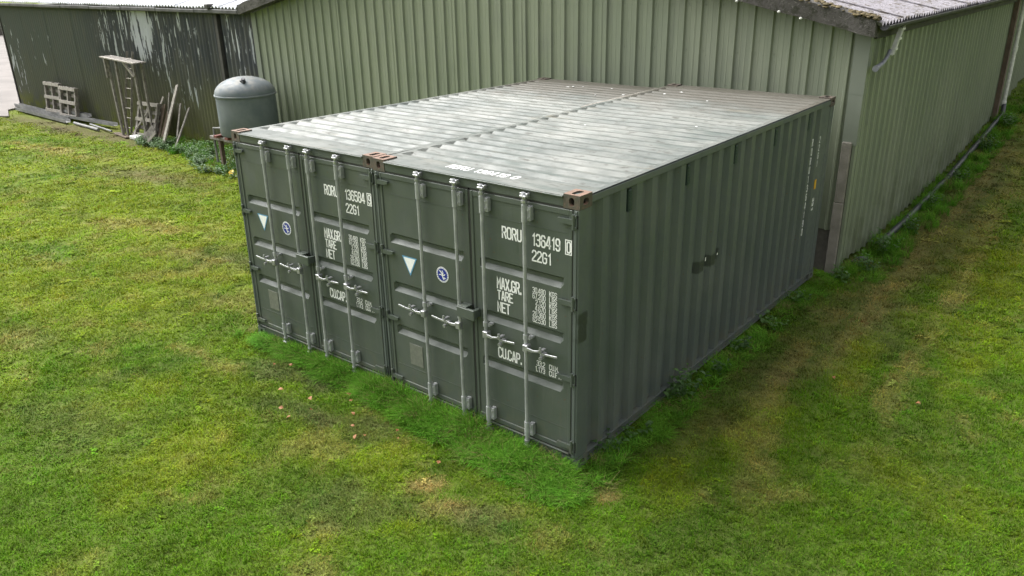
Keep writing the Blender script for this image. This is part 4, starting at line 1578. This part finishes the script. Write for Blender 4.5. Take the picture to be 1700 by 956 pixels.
def pallet(name, label, origin, ux, uz, wd, ht, mat, group, slats=5):
    """pallet stood on edge: ux along its width, uz up its height, thickness towards the viewer"""
    o = Vector(origin)
    ux, uz = Vector(ux).normalized(), Vector(uz).normalized()
    nn = ux.cross(uz).normalized()
    t = thing(name, label, 'pallet', tuple(o), group)
    off = tuple(o)
    for q in range(3):
        u = 0.05 + (wd - 0.10) * q / 2
        bm = MB()
        bm.beam(o + ux * u + nn * 0.07, o + ux * u + uz * ht + nn * 0.07, 0.09, 0.085, up=nn, ch=0.004)
        bm.build('bearer', mat, t, False, off)
    for q in range(slats):
        v_ = 0.05 + (ht - 0.10) * q / (slats - 1)
        bm = MB()
        bm.beam(o + uz * v_ + nn * 0.014, o + uz * v_ + ux * wd + nn * 0.014, 0.095, 0.022, up=nn, ch=0.002)
        bm.build('slat', mat, t, False, off)
    for q in range(3):
        v_ = 0.06 + (ht - 0.12) * q / 2
        bm = MB()
        bm.beam(o + uz * v_ + nn * 0.126, o + uz * v_ + ux * wd + nn * 0.126, 0.10, 0.022, up=nn, ch=0.002)
        bm.build('slat', M['woodpale'], t, False, off)
    return t


pallet('pallet', 'weathered pallet stood upright against the black shed, leftmost of the pallets', (-25.15, 6.04, 0.12), (1, 0.02, 0), (0.0, 0.12, 1), 1.05, 0.95, M['wood'], 'pallets against the black shed')
pallet('pallet', 'weathered pallet stood upright on the shed wall, second from the left', (-23.90, 5.94, 0.08), (1, 0.0, 0), (0.0, 0.15, 1), 1.12, 0.95, M['wood'], 'pallets against the black shed')
pallet('pallet', 'slatted pallet leaning on the black shed just right of the timber trestle', (-19.0, 5.80, 0.0), (1, 0.08, 0), (0.04, 0.30, 1), 0.95, 0.98, M['wood'], 'pallets against the black shed')

bs = thing('board_stack', 'stack of dark brown boards stood on end against the black shed', 'boards', (-17.85, 6.05, 0))
for q in range(6):
    bm = MB()
    x = -18.20 + 0.115 * q
    bm.beam((x, 5.85 + 0.02 * (q % 2), 0.0), (x + random.uniform(-0.03, 0.03), 6.20, 0.85 + random.uniform(-0.10, 0.10)), 0.105, 0.03, up=(0, 1, 0.3), ch=0.003)
    bm.build('board', M['woodbrown'], bs, False, (-17.85, 6.05, 0))


def plank(label, a, b, wd, th, mat, group='loose planks by the black shed'):
    bm = MB()
    bm.beam(a, b, wd, th, up=(0, 1, 0), ch=0.004)
    tag(bm.build('plank', M[mat]), label, 'plank', group)


plank('tall pale plank leaning on the black shed, longest of the leaning planks', (-16.87, 5.34, -0.02), (-17.20, 6.25, 1.50), 0.13, 0.035, 'woodpale')
plank('short grey plank leaning on the black shed, rightmost of the leaning planks', (-16.52, 5.50, -0.02), (-16.85, 6.28, 0.92), 0.10, 0.03, 'wood')
plank('thin grey plank leaning behind the tall pale plank', (-17.05, 5.85, -0.02), (-17.25, 6.28, 1.0), 0.08, 0.03, 'wood')
plank('small board leaning at the foot of the timber trestle, upper end to the right', (-17.95, 5.35, 0.0), (-17.50, 5.55, 0.42), 0.22, 0.03, 'wood')
plank('small pale board propped on the foot of the brown boards', (-17.58, 5.25, 0.0), (-17.22, 5.42, 0.36), 0.08, 0.03, 'woodpale')
plank('short pale offcut leaning in the gap between timber trestle and slatted pallet', (-18.85, 5.60, 0.0), (-19.0, 5.95, 0.55), 0.09, 0.03, 'woodpale')


plank('thin stake leaning on the black shed behind the brown boards', (-17.60, 5.90, 0.0), (-17.75, 6.28, 1.25), 0.05, 0.03, 'wood')
plank('pale batten leaning between the slatted pallet and the brown boards', (-18.30, 5.72, 0.0), (-18.02, 6.24, 1.12), 0.07, 0.03, 'woodpale')
plank('dark board lying flat at the foot of the timber trestle', (-19.9, 5.62, 0.03), (-18.9, 5.48, 0.03), 0.03, 0.16, 'woodbrown')
plank('grey board lying flat under the leaning planks', (-17.9, 5.55, 0.03), (-16.6, 5.75, 0.03), 0.03, 0.14, 'wood')
plank('thin rail leaning crosswise on the slatted pallet', (-19.05, 5.62, 0.0), (-18.35, 6.0, 0.85), 0.05, 0.03, 'woodpale')


def length(name, label, cat, a, b, wd, ht, mat, round_=False):
    bm = MB()
    if round_:
        bm.tube([a, b], wd / 2, 10)
        o = bm.build(name, M[mat], None, True)
    else:
        # open channel: base and two flanges
        a, b = Vector(a), Vector(b)
        d = (b - a).normalized()
        s_ = d.cross(Vector((0, 0, 1))).normalized()
        bm.beam(a, b, wd, 0.008)
        for q in (-1, 1):
            bm.beam(a + s_ * q * (wd / 2 - 0.004) + Vector((0, 0, ht / 2 + 0.004)), b + s_ * q * (wd / 2 - 0.004) + Vector((0, 0, ht / 2 + 0.004)), 0.008, ht)
        o = bm.build(name, M[mat])
    tag(o, label, cat, 'lengths of pipe and trunking by the black shed')


length('steel_channel', 'long grey channel on the ground, nearest the lawn at the left end of the pile', 'channel', (-26.9, 5.72, 0.05), (-22.75, 5.55, 0.05), 0.16, 0.09, 'pipegrey')
length('steel_channel', 'long grey channel lying second from the lawn at the left end of the pile', 'channel', (-27.7, 6.00, 0.07), (-23.1, 5.80, 0.08), 0.15, 0.09, 'pipegrey')
length('plastic_pipe', 'dark blue pipe lying behind the long grey channels', 'pipe', (-27.5, 6.18, 0.06), (-24.9, 6.00, 0.06), 0.10, 0, 'pipeblue', True)
length('steel_channel', 'short grey channel lying on top at the middle of the pile', 'channel', (-24.0, 5.98, 0.22), (-22.3, 6.02, 0.20), 0.15, 0.08, 'pipegrey')
length('steel_channel', 'grey channel under the shortest one, reaching toward the timber trestle', 'channel', (-23.3, 5.82, 0.12), (-20.6, 5.98, 0.10), 0.15, 0.08, 'pipegrey')
length('plastic_pipe', 'pale grey pipe at the right end of the pile, nearest the lawn', 'pipe', (-22.5, 5.62, 0.05), (-20.75, 5.52, 0.05), 0.09, 0, 'pipegrey', True)
length('plastic_pipe', 'thin pale pipe at the right end of the pile next to the timber trestle', 'pipe', (-21.8, 5.78, 0.06), (-20.15, 5.62, 0.05), 0.06, 0, 'pipegrey', True)
bm = MB()
bm.box(-18.80, -18.42, 5.45, 5.68, 0.0, 0.10, 0.02)
tag(bm.build('concrete_lump', M['whitepl']), 'whitish slab lying on the ground at the foot of the slatted pallet', 'slab')


fw = thing('block_wall', 'grey wall far off beyond the concrete yard at the left edge', 'wall', (-68, 22, 0))
for q in range(8):
    bm = MB()
    bm.box(-1.2, 1.2, -9.6 + 2.4 * q, -9.6 + 2.4 * q + 2.37, -0.1, 0.55, 0.02)
    bm.build('wall_panel', M['mortar'], fw)
    bm = MB()
    bm.box(-0.5, 0.5, -9.6 + 2.4 * q, -9.6 + 2.4 * q + 2.37, 0.551, 2.1, 0.02)
    bm.build('wall_panel', M['flash'], fw)

# ------------------------------------------------------------------ vegetation
def blade(vv, ff, x, y, h, wd, lean, az, curl=0.5):
    """one bent blade, three faces"""
    dx, dy = math.cos(az), math.sin(az)
    px, py = -dy, dx
    n = len(vv)
    l1, l2 = lean * h * 0.35, lean * h
    z1, z2 = h * 0.6, h * (1 - 0.35 * min(lean, 1.5) * curl)
    vv += [(x - px * wd, y - py * wd, -0.01), (x + px * wd, y + py * wd, -0.01),
           (x + dx * l1 - px * wd * .8, y + dy * l1 - py * wd * .8, z1), (x + dx * l1 + px * wd * .8, y + dy * l1 + py * wd * .8, z1),
           (x + dx * l2, y + dy * l2, z2)]
    ff += [(n, n + 1, n + 3, n + 2), (n + 2, n + 3, n + 4)]


def tuft_mesh(name, nb, rad, h0, h1, wd, lean0, lean1, mat, flop=0.0):
    vv, ff = [], []
    fa = random.uniform(0, 6.28)
    for _ in range(nb):
        a, q = random.uniform(0, 6.283), math.sqrt(random.random()) * rad
        h = random.uniform(h0, h1)
        az = a + random.uniform(-1.2, 1.2) if random.random() > flop else fa + random.uniform(-0.6, 0.6)
        blade(vv, ff, q * math.cos(a), q * math.sin(a), h, wd * random.uniform(0.6, 1.3), random.uniform(lean0, lean1), az)
    me = bpy.data.meshes.new(name)
    me.from_pydata(vv, [], ff)
    me.materials.append(mat)
    return me


def leaf(vv, ff, base, d, up, L, W_):
    """ovate leaf with a folded midrib, tip drooping"""
    b, d, up = Vector(base), Vector(d).normalized(), Vector(up)
    s_ = d.cross(up).normalized()
    up = s_.cross(d).normalized()
    n = len(vv)
    for t_, w_, z in ((0.0, 0.06, 0.0), (0.3, 0.48, 0.07), (0.62, 0.38, 0.05), (1.0, 0.02, -0.12)):
        c = b + d * (L * t_) + up * (L * z)
        vv += [tuple(c - s_ * W_ * w_ + up * L * 0.05 * (w_ > 0.1)), tuple(c - up * L * 0.02), tuple(c + s_ * W_ * w_ + up * L * 0.05 * (w_ > 0.1))]
    for q in range(3):
        a = n + 3 * q
        ff += [(a, a + 1, a + 4, a + 3), (a + 1, a + 2, a + 5, a + 4)]


def weed_mesh(name, h, spread, nst, lf, mat, upright=0.5):
    vv, ff = [], []
    for s_ in range(nst):
        a = random.uniform(0, 6.28)
        q = random.random() * spread * 0.5
        bx_, by_ = q * math.cos(a), q * math.sin(a)
        hh = h * random.uniform(0.55, 1.0)
        tx, ty = bx_ + random.uniform(-.5, .5) * spread * 0.7, by_ + random.uniform(-.5, .5) * spread * 0.7
        n = len(vv)
        vv += [(bx_ - .003, by_, -0.02), (bx_ + .003, by_, -0.02), (tx + .002, ty, hh), (tx - .002, ty, hh)]
        ff += [(n, n + 1, n + 2, n + 3)]
        nl = max(4, int(hh / 0.028))
        for k_ in range(nl):
            t_ = (k_ + 0.6) / nl
            p = (bx_ + (tx - bx_) * t_, by_ + (ty - by_) * t_, hh * t_)
            az = k_ * 2.4 + a + random.uniform(-.5, .5)
            ll = lf * random.uniform(0.7, 1.25) * (1.1 - 0.45 * t_)
            leaf(vv, ff, p, (math.cos(az), math.sin(az), random.uniform(0.0, 0.6)), (0, 0, 1), ll, ll * random.uniform(0.5, 0.75))
    me = bpy.data.meshes.new(name)
    me.from_pydata(vv, [], ff)
    me.materials.append(mat)
    return me


def scatter(name, meshes, pts, rot, scl, cols, var, kind_label):
    """one 'stuff' object whose geometry nodes set a tuft on every point"""
    coll = bpy.data.collections.new(name + '_tufts')
    for q, me in enumerate(meshes):
        o = bpy.data.objects.new('%s_tuft_%02d' % (name, q), me)
        coll.objects.link(o)
    me = bpy.data.meshes.new(name)
    me.from_pydata(np.asarray(pts).tolist(), [], [])
    n = len(pts)
    a = me.attributes.new('rot', 'FLOAT_VECTOR', 'POINT')
    a.data.foreach_set('vector', np.asarray(rot, np.float32).ravel())
    a = me.attributes.new('scl', 'FLOAT_VECTOR', 'POINT')
    a.data.foreach_set('vector', np.asarray(scl, np.float32).ravel())
    a = me.attributes.new('gcol', 'FLOAT_COLOR', 'POINT')
    a.data.foreach_set('color', np.concatenate([np.asarray(cols), np.ones((n, 1))], 1).astype(np.float32).ravel())
    a = me.attributes.new('var', 'INT', 'POINT')
    a.data.foreach_set('value', np.asarray(var, np.int32))
    ob = bpy.data.objects.new(name, me)
    COL.objects.link(ob)
    ng = bpy.data.node_groups.new(name + '_nodes', 'GeometryNodeTree')
    ng.interface.new_socket('Geometry', in_out='INPUT', socket_type='NodeSocketGeometry')
    ng.interface.new_socket('Geometry', in_out='OUTPUT', socket_type='NodeSocketGeometry')
    gi, go = ng.nodes.new('NodeGroupInput'), ng.nodes.new('NodeGroupOutput')
    ci = ng.nodes.new('GeometryNodeCollectionInfo')
    ci.inputs['Collection'].default_value = coll
    ci.inputs['Separate Children'].default_value = True
    ci.inputs['Reset Children'].default_value = True
    ip = ng.nodes.new('GeometryNodeInstanceOnPoints')
    ip.inputs['Pick Instance'].default_value = True

    def attr(nm, tp):
        nd = ng.nodes.new('GeometryNodeInputNamedAttribute')
        nd.data_type = tp
        nd.inputs['Name'].default_value = nm
        return nd.outputs['Attribute']
    L = ng.links
    L.new(gi.outputs[0], ip.inputs['Points'])
    L.new(ci.outputs[0], ip.inputs['Instance'])
    L.new(attr('var', 'INT'), ip.inputs['Instance Index'])
    er = ng.nodes.new('FunctionNodeEulerToRotation')
    L.new(attr('rot', 'FLOAT_VECTOR'), er.inputs[0])
    L.new(er.outputs[0], ip.inputs['Rotation'])
    L.new(attr('scl', 'FLOAT_VECTOR'), ip.inputs['Scale'])
    L.new(ip.outputs[0], go.inputs[0])
    md = ob.modifiers.new('scatter', 'NODES')
    md.node_group = ng
    ob['kind'] = 'stuff'
    ob['label'], ob['category'] = kind_label
    return ob


def blocked(x, y):
    b = (x > -4.93) & (x < 0.0) & (y > -0.005) & (y < 6.3)
    b |= (y > 6.36) & (x < 0.34)
    b |= (x < -26.2 + (y - 4.9) * -0.6) & (y > 4.6)
    b |= (y > 5.05 + 0.25 * (fbm(x, y, 1.2, 2) - 0.5)) & (x < -17.2) & (vnoise(x * 3, y * 3) > 0.25)
    return b


CX, CY = cam.location.x, cam.location.y


def jitter_grid(x0, x1, y0, y1, s):
    gx_, gy_ = np.meshgrid(np.arange(x0, x1, s), np.arange(y0, y1, s))
    gx_ = gx_.ravel() + rng.uniform(-.5, .5, gx_.size) * s
    gy_ = gy_.ravel() + rng.uniform(-.5, .5, gy_.size) * s
    return gx_, gy_


def in_view(x, y, pad=0.16):
    """keep what the photograph, or a step to the side of it, can see"""
    v = np.stack([x - CX, y - CY, np.full_like(x, -4.3)], -1)
    m = np.array(cam.rotation_euler.to_matrix())
    c = v @ m
    d = -c[:, 2]
    return (d > 0.5) & (np.abs(c[:, 0] / d) < 0.641 + pad + 0.9 / np.maximum(d, 1)) & (np.abs(c[:, 1] / d) < 0.361 + pad + 0.9 / np.maximum(d, 1))


PX, PY, PS = [], [], []
for (d0, d1, s) in ((0, 7.5, 0.060), (7.5, 10, 0.075), (10, 14, 0.105), (14, 20, 0.16), (20, 34, 0.25)):
    gx_, gy_ = jitter_grid(max(-29, CX - d1), min(9, CX + d1), max(-7, CY - d1), min(27, CY + d1), s)
    d = np.hypot(gx_ - CX, gy_ - CY)
    k_ = (d >= d0) & (d < d1) & ~blocked(gx_, gy_) & in_view(gx_, gy_)
    PX.append(gx_[k_])
    PY.append(gy_[k_])
    PS.append(np.full(k_.sum(), s / 0.060))
PX, PY, PS = map(np.concatenate, (PX, PY, PS))
# worn soil carries less grass
soil = np.zeros_like(PX)
for (px, py, rx, ry, an, colr, st) in PATCH:
    if colr is G_SOIL:
        soil = np.maximum(soil, st * (1 - sstep(((PX - px) / rx) ** 2 + ((PY - py) / ry) ** 2, 0.2, 1.4)))
keep = rng.random(len(PX)) > soil * 0.45
PX, PY, PS, soil = PX[keep], PY[keep], PS[keep], soil[keep]
n = len(PX)
tufts = [tuft_mesh('lawn_tuft', 30, 0.062, 0.010, 0.040, 0.0028, 0.3, 1.7, M['grass'], 0.55) for _ in range(10)]
tufts += [weed_mesh('lawn_rosette', 0.03, 0.10, 3, 0.032, M['grass']) for _ in range(2)]
hgt = (0.55 + 0.95 * fbm(PX, PY, 2.2, 3)) * (1 - 0.35 * soil) * np.minimum(PS, 2.0) ** 0.35
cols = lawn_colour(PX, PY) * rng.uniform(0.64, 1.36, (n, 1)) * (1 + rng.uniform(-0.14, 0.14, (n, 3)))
scl = np.stack([PS * 1.06, PS * 1.06, hgt], -1)
rot = np.stack([rng.uniform(-.12, .12, n), rng.uniform(-.12, .12, n), rng.uniform(0, 6.283, n)], -1)
scatter('lawn_grass', tufts, np.stack([PX, PY, ground_z(PX, PY)], -1), rot, scl, cols, np.where(rng.random(n) < 0.035, rng.integers(10, 12, n), rng.integers(0, 10, n)), ('short mown green grass of the lawn', 'grass'))
N_LAWN = n

# long unmown grass along the doors and the side of the right container and the barn
LX, LY, LH = [], [], []


def strip(xs, ys, h):
    LX.append(xs)
    LY.append(ys)
    LH.append(h)


m = 1700
xs = rng.uniform(-4.75, 0.25, m)
edge = np.interp(xs, [-4.9, -4.46, -3.03, -2.12, -1.33, -0.58, 0.15, 0.3], [0.10, 0.18, 0.24, 0.33, 0.40, 0.48, 0.48, 0.35])
t_ = rng.random(m)
strip(xs, -0.03 - t_ * edge, (0.75 + 0.5 * fbm(xs, xs * 0, 2.0, 3)) * (1.0 - 0.55 * t_) * np.interp(xs, [-4.9, -3.5, -1.5, -0.1, 0.3], [0.55, 0.75, 1.0, 0.85, 0.35]))
m = 420
ys = rng.uniform(-0.1, 6.4, m)
strip(0.05 + rng.random(m) ** 1.3 * 0.30, ys, 0.10 + 0.40 * fbm(ys, ys * 0 + 3, 1.6, 3))
m = 620
ys = rng.uniform(6.3, 19, m)
strip(0.32 + rng.random(m) ** 1.4 * 0.55, ys, 0.40 + 0.6 * fbm(ys, ys * 0 + 8, 1.1, 3))
m = 160
strip(rng.uniform(-5.25, -4.92, m), rng.uniform(-0.2, 5.9, m), rng.uniform(0.3, 0.7, m))
m = 500
xs = rng.uniform(-17.5, -5.2, m)
strip(xs, 6.2 - rng.random(m) ** 1.2 * np.interp(xs, [-17.5, -15, -12, -5], [0.9, 1.2, 1.6, 0.8]), rng.uniform(0.5, 1.1, m))
LX, LY, LH = map(np.concatenate, (LX, LY, LH))
rag = fbm(LX, LY, 3.2, 3)
kp = (rag > 0.40) | (rng.random(len(LX)) < 0.25)
LX, LY, LH, rag = LX[kp], LY[kp], LH[kp], rag[kp]
LH = LH * (0.45 + 1.15 * rag)
n = len(LX)
lt = [tuft_mesh('long_tuft', 34, 0.055, 0.09, 0.27, 0.0030, 0.2, 1.1, M['grass'], 0.35) for _ in range(6)]
lc = np.array([0.108, 0.262, 0.024]) * rng.uniform(0.65, 1.35, (n, 1)) * (1 + rng.uniform(-0.12, 0.12, (n, 3)))
dryf = (rng.random(n) < 0.12)[:, None]
lc = np.where(dryf, np.array([0.20, 0.19, 0.07]), lc)
scatter('long_grass', lt, np.stack([LX, LY, ground_z(LX, LY)], -1), np.stack([rng.uniform(-.2, .2, n), rng.uniform(-.2, .2, n), rng.uniform(0, 6.283, n)], -1),
        np.stack([0.8 + 0.3 * LH, 0.8 + 0.3 * LH, LH], -1), lc, rng.integers(0, 6, n), ('long unmown deep green grass at the foot of containers and walls', 'grass'))

# nettles and docks in a low bank between the shed and the containers
m = 520
nx_ = rng.uniform(-18.2, -5.4, m)
depth = np.interp(nx_, [-18.2, -17.0, -15.4, -13.5, -12.3, -10, -5.4], [0.35, 0.55, 1.0, 1.75, 1.6, 1.2, 0.8])
ny_ = 6.15 - rng.random(m) * depth - np.interp(nx_, [-18.2, -16.5, -15.5], [0.55, 0.35, 0.0])
nm = [weed_mesh('nettle', 0.26, 0.20, 5, 0.085, M['nettle']) for _ in range(6)]
ns = rng.uniform(0.55, 1.15, m)
scatter('nettle_bank', nm, np.stack([nx_, ny_, ground_z(nx_, ny_)], -1), np.stack([0 * ns, 0 * ns, rng.uniform(0, 6.28, m)], -1), np.stack([ns, ns, ns * 0.95], -1),
        np.ones((m, 3)), rng.integers(0, 6, m), ('bank of low nettles growing below the water tank', 'nettles'))

# single broadleaf weeds along the right side of the containers and the barn
weeds = [(0.06, 0.46, 0.22, 'low leafy weed at the near bottom corner of the right container'),
         (0.10, 0.80, 0.16, 'small leafy weed second along the side of the right container'),
         (0.10, 1.80, 0.36, 'tallest leafy weed, growing against the side of the right container'),
         (0.20, 2.55, 0.17, 'small weed by the container side, just past the tallest one'),
         (0.14, 3.25, 0.20, 'leafy weed halfway along the side of the right container'),
         (0.16, 4.10, 0.17, 'leafy weed beyond the middle of the container side'),
         (0.14, 5.00, 0.20, 'leafy weed near the far end of the container side'),
         (0.34, 6.25, 0.24, 'leafy weed at the foot of the barn corner'),
         (0.50, 6.75, 0.30, 'bushy weed beside the short black pipe offcut'),
         (0.52, 7.70, 0.36, 'bushy weed at the near end of the long drain pipe'),
         (0.58, 9.00, 0.26, 'weed in front of the drain pipe, second along it'),
         (0.58, 10.6, 0.30, 'weed in front of the drain pipe, third along it'),
         (0.60, 12.6, 0.32, 'weed in front of the drain pipe, fourth along it'),
         (0.62, 14.9, 0.36, 'weed in front of the drain pipe, fifth along it'),
         (0.64, 17.0, 0.36, 'weed by the far downpipe at the end of the drain pipe')]
for q, (x, y, h, lab) in enumerate(weeds):
    root = thing('weed_plant', lab, 'weed', (x, y, float(ground_z(x, y)) - 0.005), 'broadleaf weeds along the container side and barn wall')
    me = weed_mesh('foliage', h, 0.26 + h * 0.35, 9 if h > 0.25 else 7, 0.075 + 0.05 * h, M['weed'])
    o = bpy.data.objects.new('foliage', me)
    COL.objects.link(o)
    o.parent = root

# fallen leaves on the lawn before the doors
lm = []
for q in range(4):
    vv, ff = [], []
    leaf(vv, ff, (-0.04, 0, 0.0), (1, 0.1 * q, 0.25), (0, 0.2, 1), 0.046 + 0.007 * q, 0.034 + 0.005 * q)
    me = bpy.data.meshes.new('fallen_leaf')
    me.from_pydata(vv, [], ff)
    me.materials.append(M['leaf'])
    lm.append(me)
for q, (x, y) in enumerate([(-3.96, -.44), (-3.8, -.32), (-3.09, -.98), (-2.97, -.69), (-2.8, -.82), (-2.94, -1.0), (-2.86, -1.04), (-2.73, -.36), (-2.6, -.42), (-2.39, -.6),
                            (-2.03, -.86), (-1.98, -.82), (-1.78, -.56), (-1.66, -.65), (-1.07, -.69), (-3.4, -.75), (-2.2, -.78), (1.29, 3.1), (2.16, 3.06)]):
    o = bpy.data.objects.new('fallen_leaf', lm[q % 4])
    COL.objects.link(o)
    o.location = (x, y, float(ground_z(x, y)) + 0.046)
    o.rotation_euler = (random.uniform(-.5, .5), random.uniform(-.4, .4), random.uniform(0, 6.28))
    if y > 1:
        tag(o, 'brown leaf lying on the lawn right of the containers', 'leaf', 'brown leaves right of the containers')
    else:
        tag(o, 'dry orange leaf lying on the grass in front of the container doors', 'leaf', 'orange leaves before the doors')
vv, ff = [], []
leaf(vv, ff, (-0.08, 0, 0), (1, 0, 0.3), (0, 0.2, 1), 0.16, 0.12)
me = bpy.data.meshes.new('yellow_scrap')
me.from_pydata(vv, [], ff)
me.materials.append(M['yellowleaf'])
o = bpy.data.objects.new('yellow_scrap', me)
COL.objects.link(o)
o.location = (-12.62, 4.66, 0.07)
o.rotation_euler = (0.4, -0.5, 2.0)
tag(o, 'small yellow scrap in the nettles left of the containers', 'scrap')
print('tufts', N_LAWN, 'objects', len(sc.objects))
